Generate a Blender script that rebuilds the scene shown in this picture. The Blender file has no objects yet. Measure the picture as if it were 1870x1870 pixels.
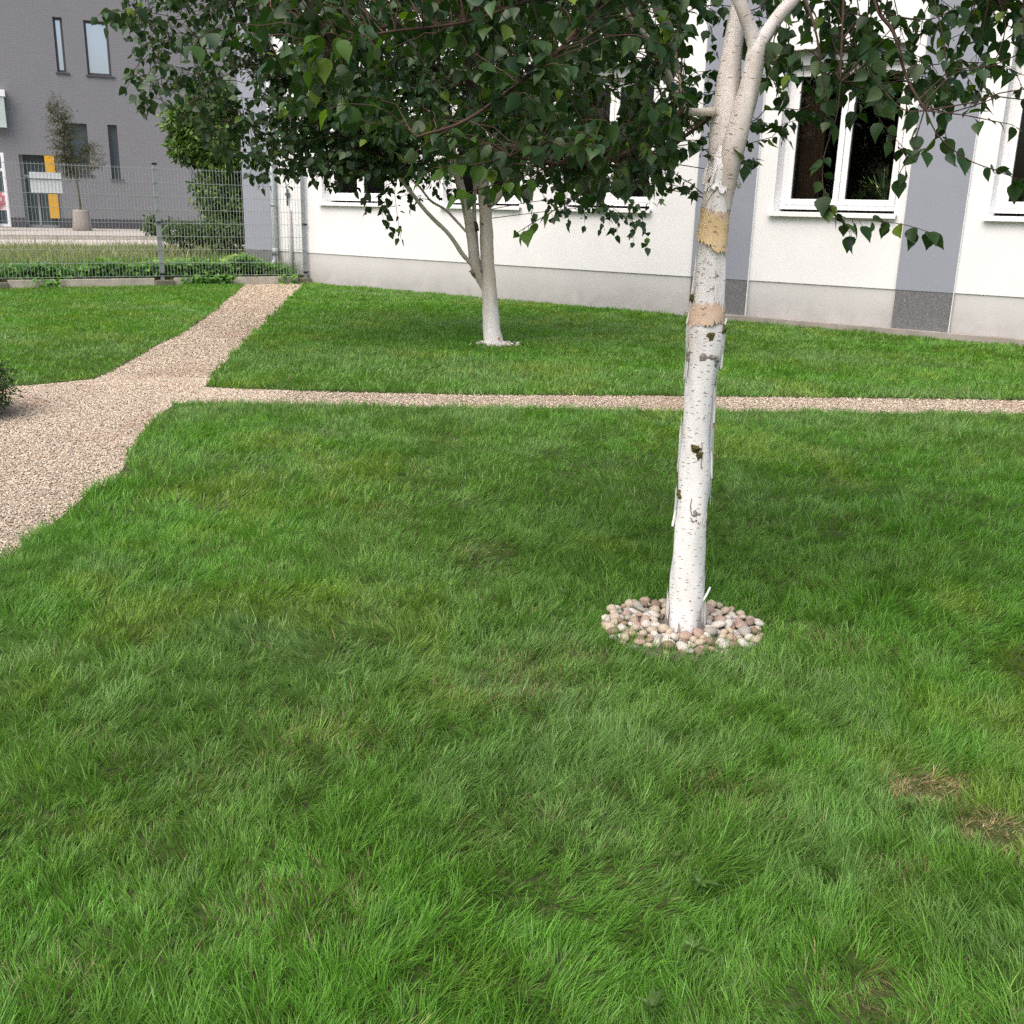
import bpy, math
import numpy as np
from mathutils import Matrix, Vector
rnd = np.random.RandomState(7)
R = math.radians
S = bpy.context.scene
COL = S.collection

# ------------------------------------------------------------------ camera
PITCH, ROLL, EYE, FPX = 0.2886, 0.0244, 1.2634, 1850.0
_F = np.array([0, math.cos(PITCH), -math.sin(PITCH)])
_U0 = np.array([0, math.sin(PITCH), math.cos(PITCH)])
_X0 = np.array([1.0, 0, 0])
_X = math.cos(ROLL) * _X0 + math.sin(ROLL) * _U0
_U = -math.sin(ROLL) * _X0 + math.cos(ROLL) * _U0
cam = bpy.data.cameras.new("camera")
cam.sensor_width = 36.0
cam.lens = 36.0 * FPX / 1870.0
cam.clip_start, cam.clip_end = 0.05, 2000
camo = bpy.data.objects.new("camera", cam)
COL.objects.link(camo)
camo.matrix_world = Matrix(((_X[0], _U[0], -_F[0], 0), (_X[1], _U[1], -_F[1], 0), (_X[2], _U[2], -_F[2], EYE), (0, 0, 0, 1)))
S.camera = camo

# ------------------------------------------------------------------ sky, sun, exposure
W = bpy.data.worlds.new("World")
S.world = W
W.use_nodes = True
wn = W.node_tree.nodes
sky = wn.new("ShaderNodeTexSky")
sky.sky_type = 'NISHITA'
sky.sun_disc = False
sky.sun_elevation = R(56)
sky.sun_rotation = R(215)
sky.air_density = 1.0
sky.dust_density = 6.0
sky.ozone_density = 0.6
wn["Background"].inputs[1].default_value = 0.15
W.node_tree.links.new(sky.outputs[0], wn["Background"].inputs[0])
sl = bpy.data.lights.new("sun", 'SUN')
sl.energy = 1.5
sl.angle = R(70)
sl.color = (0.985, 0.968, 0.945)
so = bpy.data.objects.new("sun", sl)
COL.objects.link(so)
_az, _el = R(215), R(56)
_sd = Vector((math.sin(_az) * math.cos(_el), math.cos(_az) * math.cos(_el), math.sin(_el)))
so.rotation_euler = (-_sd).to_track_quat('-Z', 'Y').to_euler()
so.location = (0, 0, 20)
S.view_settings.view_transform = 'Standard'
S.view_settings.look = 'None'
S.view_settings.gamma = 1
S.view_settings.exposure = 0.55
S.cycles.max_bounces = 8
S.cycles.transparent_max_bounces = 12
S.cycles.use_denoising = False

# ------------------------------------------------------------------ helpers
def ray(px, py):
    return _F + (px - 935) / FPX * _X - (py - 935) / FPX * _U
def at(px, py, Y):                       # point of the place seen at a photo pixel, at depth Y
    d = ray(px, py)
    return np.array([0, 0, EYE]) + d * (Y / d[1])
def hit(px, py, P0, n):                  # where that sight line meets a plane
    d = ray(px, py)
    o = np.array([0, 0, EYE])
    return o + d * (((np.asarray(P0) - o) @ n) / (d @ n))
def tag(o, label=None, cat=None, group=None, kind=None):
    if label: o["label"] = label
    if cat: o["category"] = cat
    if group: o["group"] = group
    if kind: o["kind"] = kind
    return o
def empty(name, loc=(0, 0, 0), rz=0.0):
    o = bpy.data.objects.new(name, None)
    COL.objects.link(o)
    o.location = loc
    o.rotation_euler = (0, 0, rz)
    o.empty_display_size = 0.2
    return o
def link(name, me, mat=None, parent=None):
    o = bpy.data.objects.new(name, me)
    COL.objects.link(o)
    if mat: me.materials.append(mat)
    if parent: o.parent = parent
    return o
def mesh_np(name, V, loops, starts, mat, parent=None, col=None, smooth=False, uvw=None):
    me = bpy.data.meshes.new(name)
    V = np.ascontiguousarray(V, np.float32)
    me.vertices.add(len(V)); me.vertices.foreach_set("co", V.ravel())
    me.loops.add(len(loops)); me.loops.foreach_set("vertex_index", np.ascontiguousarray(loops, np.int32))
    me.polygons.add(len(starts)); me.polygons.foreach_set("loop_start", np.ascontiguousarray(starts, np.int32))
    me.update(calc_edges=True)
    me.polygons.foreach_set("use_smooth", np.full(len(starts), smooth, dtype=bool))
    if col is not None:
        a = me.color_attributes.new("tint", 'FLOAT_COLOR', 'POINT')
        a.data.foreach_set("color", np.ascontiguousarray(np.concatenate([col, np.ones((len(col), 1))], 1), np.float32).ravel())
    if uvw is not None:
        a = me.attributes.new("skin", 'FLOAT_VECTOR', 'POINT')
        a.data.foreach_set("vector", np.ascontiguousarray(uvw, np.float32).ravel())
    return link(name, me, mat, parent)
class MB:
    """boxes, tubes, sheets collected into one mesh"""
    def __init__(s): s.v = []; s.f = []; s.m = []; s.sm = []; s.uv = []
    def add(s, vs, fs, mi=0, smooth=False, uv=None):
        b = len(s.v)
        s.v += [tuple(map(float, v)) for v in vs]
        s.uv += [tuple(map(float, u)) for u in uv] if uv is not None else [(0, 0, 0)] * len(vs)
        for f in fs:
            s.f.append(tuple(i + b for i in f)); s.m.append(mi); s.sm.append(smooth)
    def box(s, x0, x1, y0, y1, z0, z1, mi=0):
        vs = [(x, y, z) for z in (z0, z1) for y in (y0, y1) for x in (x0, x1)]
        s.add(vs, [(0, 2, 3, 1), (4, 5, 7, 6), (0, 1, 5, 4), (2, 6, 7, 3), (0, 4, 6, 2), (1, 3, 7, 5)], mi)
    def tube(s, pts, rad, n=8, mi=0, cap=True, bump=0.0, seed=0, u0=0.0, flat=False):
        pts = np.asarray(pts, float); m = len(pts)
        rad = np.broadcast_to(np.asarray(rad, float), (m,))
        T = np.gradient(pts, axis=0); T /= np.linalg.norm(T, axis=1)[:, None] + 1e-9
        L = np.concatenate([[0], np.cumsum(np.linalg.norm(np.diff(pts, axis=0), axis=1))])
        ref = np.array([1.0, 0, 0]) if abs(T[0][0]) < 0.9 else np.array([0, 1.0, 0])
        r_ = np.random.RandomState(seed)
        vs = []; uv = []
        for k in range(m):
            a = np.cross(T[k], ref); a /= np.linalg.norm(a); b = np.cross(T[k], a); ref = -np.cross(T[k], a) if False else ref
            for j in range(n + 1):
                th = 2 * math.pi * (j % n) / n
                bb = 1.0
                if bump: bb += bump * (math.sin(3 * th + L[k] * 9 + seed) * 0.5 + math.sin(2 * th - L[k] * 17 + 2 * seed) * 0.5 + 0.6 * math.sin(5 * th + L[k] * 31))
                vs.append(pts[k] + rad[k] * bb * (math.cos(th) * a + math.sin(th) * b))
                uv.append((2 * math.pi * j / n * rad[0] + u0, L[k], rad[k]))
        fs = []
        for k in range(m - 1):
            for j in range(n):
                p = k * (n + 1) + j
                fs.append((p, p + 1, p + n + 2, p + n + 1))
        if cap:
            fs.append(tuple(range(n - 1, -1, -1))); fs.append(tuple((m - 1) * (n + 1) + j for j in range(n)))
        s.add(vs, fs, mi, not flat, uv)
    def build(s, name, mats, parent=None, bevel=0.0):
        me = bpy.data.meshes.new(name)
        me.from_pydata(s.v, [], s.f)
        if not isinstance(mats, (list, tuple)): mats = [mats]
        for m in mats: me.materials.append(m)
        me.polygons.foreach_set("material_index", s.m)
        me.polygons.foreach_set("use_smooth", s.sm)
        a = me.attributes.new("skin", 'FLOAT_VECTOR', 'POINT')
        a.data.foreach_set("vector", np.array(s.uv, np.float32).ravel())
        me.update()
        o = link(name, me, None, parent)
        if bevel:
            b = o.modifiers.new("bevel", 'BEVEL'); b.width = bevel; b.segments = 2; b.limit_method = 'ANGLE'
        return o
def poly_sheet(name, pts, z, mat, parent=None, thick=0.0):
    me = bpy.data.meshes.new(name)
    n = len(pts)
    vs = [(p[0], p[1], z) for p in pts]
    fs = [tuple(range(n))]
    if thick:
        vs += [(p[0], p[1], z - thick) for p in pts]
        fs += [(i, i + n, (i + 1) % n + n, (i + 1) % n) for i in range(n)]
    me.from_pydata(vs, [], fs)
    me.update()
    o = link(name, me, mat, parent)
    if o.data.polygons[0].normal.z < 0: o.data.flip_normals()
    return o
def smooth_path(P, n=6):
    P = np.asarray(P, float)
    Q = np.vstack([2 * P[0] - P[1], P, 2 * P[-1] - P[-2]])
    out = []
    for i in range(1, len(Q) - 2):
        p0, p1, p2, p3 = Q[i - 1], Q[i], Q[i + 1], Q[i + 2]
        for t in np.linspace(0, 1, n, endpoint=False):
            out.append(0.5 * (2 * p1 + (p2 - p0) * t + (2 * p0 - 5 * p1 + 4 * p2 - p3) * t ** 2 + (3 * p1 - p0 - 3 * p2 + p3) * t ** 3))
    out.append(P[-1])
    return np.array(out)
_tabs = np.random.RandomState(99).rand(64, 256, 256)
def vnoise(x, y, scale, k=0):            # smooth value noise 0..1
    x = np.asarray(x) * scale + 1000.3; y = np.asarray(y) * scale + 1000.7
    xi = np.floor(x).astype(int); yi = np.floor(y).astype(int)
    fx = x - xi; fy = y - yi
    fx = fx * fx * (3 - 2 * fx); fy = fy * fy * (3 - 2 * fy)
    T = _tabs[k]
    g = lambda a, b: T[a % 256, b % 256]
    return (g(xi, yi) * (1 - fx) + g(xi + 1, yi) * fx) * (1 - fy) + (g(xi, yi + 1) * (1 - fx) + g(xi + 1, yi + 1) * fx) * fy
def inside(P, poly):
    poly = np.asarray(poly); x, y = P[:, 0], P[:, 1]
    c = np.zeros(len(P), bool); j = len(poly) - 1
    for i in range(len(poly)):
        xi, yi = poly[i]; xj, yj = poly[j]
        m = ((yi > y) != (yj > y)) & (x < (xj - xi) * (y - yi) / (yj - yi + 1e-12) + xi)
        c ^= m; j = i
    return c

# ------------------------------------------------------------------ materials
def mat(name, base=(0.5, 0.5, 0.5), rough=0.7, spec=0.5, metal=0.0):
    m = bpy.data.materials.new(name); m.use_nodes = True
    b = m.node_tree.nodes["Principled BSDF"]
    b.inputs["Base Color"].default_value = (*base, 1); b.inputs["Roughness"].default_value = rough
    b.inputs["Specular IOR Level"].default_value = spec; b.inputs["Metallic"].default_value = metal
    return m
def N(m, t, **kw):
    n = m.node_tree.nodes.new(t)
    for k, v in kw.items():
        if k.startswith("in_"): n.inputs[k[3:].replace("_", " ")].default_value = v
        else: setattr(n, k, v)
    return n
def L(m, a, b): m.node_tree.links.new(a, b)
def bsdf(m): return m.node_tree.nodes["Principled BSDF"]
def ramp(m, fac, stops):
    r = N(m, "ShaderNodeValToRGB"); e = r.color_ramp.elements
    while len(e) < len(stops): e.new(0.5)
    for i, (p, c) in enumerate(stops): e[i].position = p; e[i].color = (*c, 1)
    L(m, fac, r.inputs[0]); return r.outputs[0]
def noise(m, scale, detail=4, vec=None, rough=0.55):
    n = N(m, "ShaderNodeTexNoise"); n.inputs["Scale"].default_value = scale; n.inputs["Detail"].default_value = detail
    n.inputs["Roughness"].default_value = rough
    if vec is not None: L(m, vec, n.inputs["Vector"])
    return n.outputs["Fac"]
def coords(m): return N(m, "ShaderNodeTexCoord").outputs["Object"]
def mixc(m, fac, a, b, mode='MIX'):
    n = N(m, "ShaderNodeMix", data_type='RGBA', blend_type=mode)
    if isinstance(fac, float): n.inputs[0].default_value = fac
    else: L(m, fac, n.inputs[0])
    for s_, v in ((6, a), (7, b)):
        if isinstance(v, tuple): n.inputs[s_].default_value = (*v, 1)
        else: L(m, v, n.inputs[s_])
    return n.outputs[2]
def bump(m, h, strength=0.3, dist=0.01):
    b = N(m, "ShaderNodeBump"); b.inputs["Strength"].default_value = strength; b.inputs["Distance"].default_value = dist
    L(m, h, b.inputs["Height"]); L(m, b.outputs[0], bsdf(m).inputs["Normal"])
def noisy(name, c1, c2, scale, rough=0.8, bstr=0.3, bscale=None, bdist=0.004, spec=0.3, metal=0.0, detail=6):
    m = mat(name, c1, rough, spec, metal); v = coords(m)
    L(m, ramp(m, noise(m, scale, detail, v), [(0.3, c1), (0.7, c2)]), bsdf(m).inputs["Base Color"])
    if bstr: bump(m, noise(m, bscale or scale * 4, 4, v), bstr, bdist)
    return m
def tinted(name, rough=0.6, spec=0.3, transl=0.0, tcol=(1.0, 1.0, 0.5)):
    """surface colour from the per-leaf / per-blade tint, optionally letting light through"""
    m = mat(name, rough=rough, spec=spec)
    a = N(m, "ShaderNodeAttribute", attribute_name="tint")
    L(m, a.outputs["Color"], bsdf(m).inputs["Base Color"])
    if transl:
        t = N(m, "ShaderNodeBsdfTranslucent")
        L(m, mixc(m, 1.0, a.outputs["Color"], tcol, 'MULTIPLY'), t.inputs[0])
        x = N(m, "ShaderNodeMixShader"); x.inputs[0].default_value = transl
        L(m, bsdf(m).outputs[0], x.inputs[1]); L(m, t.outputs[0], x.inputs[2])
        L(m, x.outputs[0], m.node_tree.nodes["Material Output"].inputs[0])
    return m

M = {}
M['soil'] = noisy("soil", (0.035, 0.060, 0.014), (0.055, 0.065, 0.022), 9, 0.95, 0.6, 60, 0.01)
M['field'] = noisy("field_soil", (0.07, 0.09, 0.03), (0.13, 0.13, 0.06), 3, 0.95, 0.6, 40, 0.02)
M['earth'] = noisy("earth", (0.10, 0.10, 0.06), (0.14, 0.13, 0.09), 0.6, 0.95)
M['grass'] = tinted("grass_blade", 0.42, 0.4, 0.38, (1.1, 1.25, 0.5))
M['leaf'] = tinted("leaf", 0.42, 0.4, 0.28, (1.25, 1.5, 0.35))
M['stone'] = tinted("pebble", 0.75, 0.3)
# white render with fine stucco grain and slight grime
def plaster(name, c1, c2, grain=220, b=0.25, dirt=None, dirt_c=(0.3, 0.27, 0.23)):
    m = mat(name, c1, 0.9, 0.15); v = coords(m)
    c = ramp(m, noise(m, 1.3, 5, v), [(0.35, c1), (0.7, c2)])
    if dirt:
        sx = N(m, "ShaderNodeSeparateXYZ"); L(m, v, sx.inputs[0])
        mr = N(m, "ShaderNodeMapRange"); L(m, sx.outputs[2], mr.inputs[0])
        mr.inputs[1].default_value = dirt[0]; mr.inputs[2].default_value = dirt[1]; mr.inputs[3].default_value = 1; mr.inputs[4].default_value = 0
        mm = N(m, "ShaderNodeMath", operation='MULTIPLY'); L(m, mr.outputs[0], mm.inputs[0]); L(m, noise(m, 5, 6, v), mm.inputs[1])
        c = mixc(m, mm.outputs[0], c, dirt_c)
    L(m, c, bsdf(m).inputs["Base Color"])
    bump(m, noise(m, grain, 3, v), b, 0.003)
    return m
M['white'] = plaster("white_render", (0.775, 0.78, 0.79), (0.72, 0.725, 0.735))
M['plinth'] = plaster("beige_plinth", (0.545, 0.54, 0.54), (0.50, 0.495, 0.495), 160, 0.3, (0.0, 0.40), (0.24, 0.23, 0.22))
M['band'] = plaster("grey_render", (0.275, 0.295, 0.345), (0.255, 0.272, 0.32))
m = mat("mosaic_plaster", (0.15, 0.15, 0.16), 0.7, 0.3); v = coords(m)
vo = N(m, "ShaderNodeTexVoronoi"); vo.inputs["Scale"].default_value = 190; L(m, v, vo.inputs["Vector"])
sp = N(m, "ShaderNodeSeparateColor"); L(m, vo.outputs["Color"], sp.inputs[0])
L(m, ramp(m, sp.outputs[0], [(0.0, (0.08, 0.08, 0.088)), (0.5, (0.135, 0.137, 0.147)), (0.85, (0.18, 0.18, 0.19)), (1.0, (0.30, 0.30, 0.30))]), bsdf(m).inputs["Base Color"])
bump(m, vo.outputs["Distance"], 0.4, 0.003); M['mosaic'] = m
M['pvc'] = mat("white_window_plastic", (0.82, 0.82, 0.83), 0.35, 0.4)
M['gasket'] = mat("black_rubber", (0.02, 0.02, 0.02), 0.6)
M['shutter'] = mat("grey_shutter_box", (0.33, 0.35, 0.34), 0.55)
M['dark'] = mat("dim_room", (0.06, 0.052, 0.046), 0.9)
M['curtain'] = noisy("brown_curtain", (0.11, 0.06, 0.04), (0.06, 0.035, 0.025), 8, 0.95, 0)
M['concrete'] = noisy("concrete", (0.52, 0.49, 0.43), (0.36, 0.335, 0.28), 6, 0.9, 0.5, 70, 0.004)
M['concrete_dark'] = noisy("mossy_concrete", (0.20, 0.19, 0.14), (0.12, 0.12, 0.09), 9, 0.95, 0.6, 80, 0.005)
M['strip'] = noisy("concrete_strip", (0.36, 0.33, 0.30), (0.24, 0.22, 0.19), 5, 0.9, 0.4, 60)
M['paving'] = noisy("paving", (0.44, 0.41, 0.37), (0.36, 0.335, 0.30), 1.2, 0.9, 0.3, 30)
M['roadway'] = noisy("pale_roadway", (0.50, 0.46, 0.42), (0.43, 0.40, 0.36), 1.5, 0.9, 0.3, 30)
M['zinc'] = noisy("galvanised_steel", (0.36, 0.39, 0.41), (0.28, 0.305, 0.325), 25, 0.5, 0.1, 60, 0.001, 0.5, 0.35)
M['wire'] = mat("galvanised_wire", (0.36, 0.40, 0.40), 0.5, 0.5, 0.2)
M['black'] = mat("black_plastic", (0.012, 0.012, 0.014), 0.5)
M['board'] = mat("white_board", (0.80, 0.81, 0.85), 0.5)
M['brown_metal'] = mat("dark_window_metal", (0.055, 0.055, 0.065), 0.45)
M['yellow'] = noisy("yellow_paint", (0.62, 0.36, 0.04), (0.55, 0.31, 0.035), 2, 0.6, 0)
M['panel'] = noisy("pale_panel", (0.38, 0.47, 0.46), (0.50, 0.58, 0.57), 1.3, 0.4, 0)
M['whitepaint'] = mat("white_painted_metal", (0.75, 0.75, 0.78), 0.4)
M['pot'] = noisy("exposed_aggregate", (0.34, 0.30, 0.27), (0.25, 0.22, 0.20), 30, 0.9, 0.5, 90, 0.006)
# grey clinker facade
m = mat("grey_brick", (0.16, 0.16, 0.18), 0.8, 0.25); v = coords(m)
mp = N(m, "ShaderNodeMapping"); mp.inputs["Rotation"].default_value = (R(90), 0, 0); L(m, v, mp.inputs[0])
bt = N(m, "ShaderNodeTexBrick"); L(m, mp.outputs[0], bt.inputs["Vector"])
for k_, v_ in (("Scale", 1.0), ("Mortar Size", 0.010), ("Brick Width", 0.30), ("Row Height", 0.085), ("Bias", 0.0)): bt.inputs[k_].default_value = v_
bt.inputs["Color1"].default_value = (0.205, 0.211, 0.228, 1); bt.inputs["Color2"].default_value = (0.185, 0.190, 0.206, 1); bt.inputs["Mortar"].default_value = (0.150, 0.154, 0.166, 1)
L(m, mixc(m, noise(m, 0.35, 4, v), bt.outputs["Color"], (0.198, 0.204, 0.220)), bsdf(m).inputs["Base Color"])
bump(m, bt.outputs["Fac"], -0.5, 0.01); M['brick'] = m
# glass
def glass(name, tint, refl, rough=0.02, trans=(0.75, 0.8, 0.78)):
    m = mat(name); nt = m.node_tree
    g = N(m, "ShaderNodeBsdfGlossy"); g.inputs["Color"].default_value = (*tint, 1); g.inputs["Roughness"].default_value = rough
    t = N(m, "ShaderNodeBsdfTransparent"); t.inputs[0].default_value = (*trans, 1)
    fr = N(m, "ShaderNodeFresnel"); fr.inputs[0].default_value = refl
    x = N(m, "ShaderNodeMixShader"); L(m, fr.outputs[0], x.inputs[0]); L(m, t.outputs[0], x.inputs[1]); L(m, g.outputs[0], x.inputs[2])
    L(m, x.outputs[0], nt.nodes["Material Output"].inputs[0]); return m
M['glass'] = glass("window_glass", (0.85, 0.92, 0.97), 1.45)
M['mirror'] = mat("coated_glass", (0.62, 0.70, 0.80), 0.04, 0.8, 0.85)
M['doorglass'] = mat("dark_door_glass", (0.06, 0.085, 0.10), 0.08, 0.5)
# gravel bed under the loose stones
m = mat("gravel_bed", (0.4, 0.33, 0.28), 0.9, 0.2); v = coords(m)
vo = N(m, "ShaderNodeTexVoronoi"); vo.inputs["Scale"].default_value = 75; L(m, v, vo.inputs["Vector"])
sp = N(m, "ShaderNodeSeparateColor"); L(m, vo.outputs["Color"], sp.inputs[0])
c = ramp(m, sp.outputs[0], [(0.0, (0.25, 0.19, 0.14)), (0.4, (0.40, 0.33, 0.25)), (0.75, (0.48, 0.41, 0.325)), (1.0, (0.57, 0.51, 0.43))])
dk = ramp(m, vo.outputs["Distance"], [(0.0, (1, 1, 1)), (0.45, (1, 1, 1)), (0.75, (0.45, 0.40, 0.36))])
L(m, mixc(m, 1.0, c, dk, 'MULTIPLY'), bsdf(m).inputs["Base Color"])
iv = N(m, "ShaderNodeMath", operation='SUBTRACT'); iv.inputs[0].default_value = 1; L(m, vo.outputs["Distance"], iv.inputs[1])
bump(m, iv.outputs[0], 0.9, 0.012); M['gravel_bed'] = m
# birch bark
def bark(name, c1, c2, stain, dash=0.9, stain_at=(0.56, 0.70)):
    m = mat(name, c1, 0.65, 0.3)
    a = N(m, "ShaderNodeAttribute", attribute_name="skin"); v = a.outputs["Vector"]
    mp1 = N(m, "ShaderNodeMapping"); mp1.inputs["Scale"].default_value = (7, 3.2, 0); L(m, v, mp1.inputs[0])
    c = ramp(m, noise(m, 1.0, 6, mp1.outputs[0]), [(0.35, c1), (0.6, c2)])
    mp2 = N(m, "ShaderNodeMapping"); mp2.inputs["Scale"].default_value = (5, 2.4, 0); mp2.inputs["Location"].default_value = (4.2, 1.3, 0); L(m, v, mp2.inputs[0])
    c = mixc(m, ramp(m, noise(m, 1.0, 3, mp2.outputs[0]), [(stain_at[0], (0, 0, 0)), (stain_at[1], (1, 1, 1))]), c, stain)
    mp4 = N(m, "ShaderNodeMapping"); mp4.inputs["Scale"].default_value = (14, 7, 0); mp4.inputs["Location"].default_value = (1.2, 9.3, 0); L(m, v, mp4.inputs[0])
    nz = noise(m, 1.0, 8, mp4.outputs[0], 0.75)
    c = mixc(m, ramp(m, nz, [(0.66, (0, 0, 0)), (0.78, (0.6, 0.6, 0.6))]), c, (0.30, 0.28, 0.26))
    mp3 = N(m, "ShaderNodeMapping"); mp3.inputs["Scale"].default_value = (34, 190, 0); L(m, v, mp3.inputs[0])
    vo = N(m, "ShaderNodeTexVoronoi"); vo.inputs["Scale"].default_value = 1.0; vo.inputs["Randomness"].default_value = 1.0; L(m, mp3.outputs[0], vo.inputs["Vector"])
    sp = N(m, "ShaderNodeSeparateColor"); L(m, vo.outputs["Color"], sp.inputs[0])
    g1 = N(m, "ShaderNodeMath", operation='LESS_THAN'); L(m, vo.outputs["Distance"], g1.inputs[0]); g1.inputs[1].default_value = 0.27
    g2 = N(m, "ShaderNodeMath", operation='GREATER_THAN'); L(m, sp.outputs[0], g2.inputs[0]); g2.inputs[1].default_value = 0.55
    g3 = N(m, "ShaderNodeMath", operation='MULTIPLY'); L(m, g1.outputs[0], g3.inputs[0]); L(m, g2.outputs[0], g3.inputs[1])
    g4 = N(m, "ShaderNodeMath", operation='MULTIPLY'); L(m, g3.outputs[0], g4.inputs[0]); g4.inputs[1].default_value = dash
    c = mixc(m, g4.outputs[0], c, (0.22, 0.16, 0.13))
    L(m, c, bsdf(m).inputs["Base Color"])
    bump(m, noise(m, 1.0, 8, mp4.outputs[0], 0.7), 0.55, 0.008)
    return m
M['bark'] = bark("white_birch_bark", (0.88, 0.87, 0.87), (0.79, 0.77, 0.76), (0.66, 0.53, 0.44), 0.9, (0.66, 0.80))
M['bark_mid'] = bark("weathered_birch_bark", (0.76, 0.72, 0.69), (0.60, 0.55, 0.51), (0.50, 0.40, 0.33), 0.9, (0.56, 0.72))
M['bark_far'] = bark("cream_birch_bark", (0.62, 0.56, 0.48), (0.50, 0.44, 0.37), (0.42, 0.33, 0.26), 0.5)
M['bark_far_low'] = bark("chalk_birch_bark", (0.80, 0.78, 0.76), (0.72, 0.69, 0.66), (0.66, 0.58, 0.50), 0.4)
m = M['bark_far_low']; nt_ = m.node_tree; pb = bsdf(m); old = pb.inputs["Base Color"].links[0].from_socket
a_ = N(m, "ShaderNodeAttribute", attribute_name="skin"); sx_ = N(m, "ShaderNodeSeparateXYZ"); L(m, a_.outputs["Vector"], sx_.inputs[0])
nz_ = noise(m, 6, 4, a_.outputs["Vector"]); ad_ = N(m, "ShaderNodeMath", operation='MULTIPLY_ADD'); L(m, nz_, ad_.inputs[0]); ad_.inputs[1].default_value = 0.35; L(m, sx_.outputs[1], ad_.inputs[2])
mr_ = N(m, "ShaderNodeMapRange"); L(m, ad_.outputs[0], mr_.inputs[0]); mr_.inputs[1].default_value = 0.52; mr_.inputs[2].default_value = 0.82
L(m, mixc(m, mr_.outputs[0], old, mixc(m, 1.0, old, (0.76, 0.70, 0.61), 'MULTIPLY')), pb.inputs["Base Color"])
M['bark_limb'] = noisy("limb_bark", (0.33, 0.235, 0.17), (0.16, 0.11, 0.08), 18, 0.8, 0.4, 60)
M['bark_peach'] = bark("fresh_peach_bark", (0.74, 0.54, 0.40), (0.70, 0.52, 0.40), (0.72, 0.56, 0.40), 1.0)
M['bark_tan'] = bark("tan_inner_bark", (0.72, 0.54, 0.30), (0.74, 0.58, 0.36), (0.70, 0.50, 0.27), 1.0)
M['bark_rust'] = noisy("rust_inner_bark", (0.46, 0.17, 0.05), (0.55, 0.28, 0.12), 20, 0.8, 0.2)
M['bark_grey'] = noisy("grey_bark_scar", (0.42, 0.40, 0.37), (0.15, 0.13, 0.12), 90, 0.9, 0.6, 200, 0.004)
M['lichen'] = noisy("olive_lichen", (0.16, 0.13, 0.035), (0.09, 0.075, 0.03), 120, 0.95, 0.8, 260, 0.004)
M['twig'] = noisy("twig_bark", (0.085, 0.05, 0.035), (0.05, 0.032, 0.025), 30, 0.7, 0)
M['stem'] = noisy("shrub_stem", (0.12, 0.10, 0.06), (0.07, 0.06, 0.04), 20, 0.8, 0)

# ------------------------------------------------------------------ frames of the place
E_ = np.array([0.8045, -0.5939, 0]); I_ = np.array([0.5939, 0.8045, 0])      # along / into the white building
WALL_D = 12.1046
W_ANG = math.atan2(E_[1], E_[0])
W_O = I_ * WALL_D
def wl(s, y=0.0, z=0.0): return W_O + E_ * s + I_ * y + np.array([0, 0, z])
FA = 0.5837
G_ = np.array([math.cos(FA), math.sin(FA), 0]); GM = np.array([-G_[1], G_[0], 0])
F_O = GM * 16.6934
def fl(s, y=0.0, z=0.0): return F_O + G_ * s + GM * y + np.array([0, 0, z])

# ------------------------------------------------------------------ ground, path, lawns, field, pavement
poly_sheet("ground", [(-600, -600), (600, -600), (600, 600), (-600, 600)], -0.012, M['earth'])["kind"] = "structure"
yard = [(-13.5, -3), (9.5, -3), tuple(wl(2.6, -0.02)[:2]), tuple(wl(-13.5, -0.02)[:2]), tuple(fl(6.55, -0.06)[:2]), tuple(fl(-5, -0.06)[:2])]
poly_sheet("gravel_path", yard, 0.0, M['gravel_bed'])["kind"] = "structure"
front = [(-1.72, -2.5), (-1.78, 1.5), (-1.80, 2.6), (-1.83, 3.41), (-1.84, 3.69), (-1.87, 4.05), (-1.9, 4.35), (-1.87, 4.59), (-1.96, 5.02), (-2.1, 5.53), (-2.18, 6.06), (-2.22, 6.55),
         (-1.23, 6.6), (0.22, 6.64), (3.49, 6.86), (8.8, 7.22), (8.8, -2.5)]
mid = [(8.2, 7.9), (3.79, 7.49), (2.25, 7.39), (1.03, 7.29), (-0.35, 7.14), (-1.32, 7.14), (-1.91, 7.15), (-2.22, 7.19), (-2.36, 8.04), (-2.53, 9.35), (-2.77, 11.16), (-2.97, 12.68), (-3.23, 14.65), (-3.60, 17.50),
       tuple(wl(-13.2, -0.03)[:2]), tuple(wl(-6.3, -0.03)[:2]), tuple(wl(-6.25, -0.16)[:2]), tuple(wl(1.3, -0.16)[:2])]
back = [tuple(fl(5.62, -0.09)[:2]), (-3.83, 13.2), (-3.57, 11.74), (-3.36, 10.03), (-3.27, 9.03), (-3.17, 8.29), (-3.10, 7.42), (-3.30, 7.20), (-3.54, 7.0), (-8, 6.7), (-13.2, 6.4), (-13.2, 10.9), tuple(fl(-4, -0.09)[:2])]
for p in (front, mid, back):
    poly_sheet("lawn", p, 0.007, M['soil'], thick=0.012)["kind"] = "structure"
strip = [wl(-6.147, -0.15), wl(3.5, -0.15), wl(3.5, 0.03), wl(-6.147, 0.03)]
poly_sheet("mowing_strip_path", [tuple(p[:2]) for p in strip], 0.078, M['strip'], thick=0.1)["kind"] = "structure"
fieldp = [tuple(fl(-18, 0.03)[:2]), tuple(fl(6.76, 0.03)[:2]), tuple(wl(-13.5, 0.1)[:2]), tuple(wl(-14.8, 0.1)[:2]), tuple(wl(-14.8, 10)[:2]), tuple(fl(9, 9.6)[:2]), tuple(fl(-18, 9.6)[:2])]
poly_sheet("field", fieldp, 0.14, M['field'], thick=0.15)["kind"] = "structure"
PV = np.array([-11.0, 26.68, 0])
def pv(s, y): return tuple((PV + G_ * s + GM * y)[:2])
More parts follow.
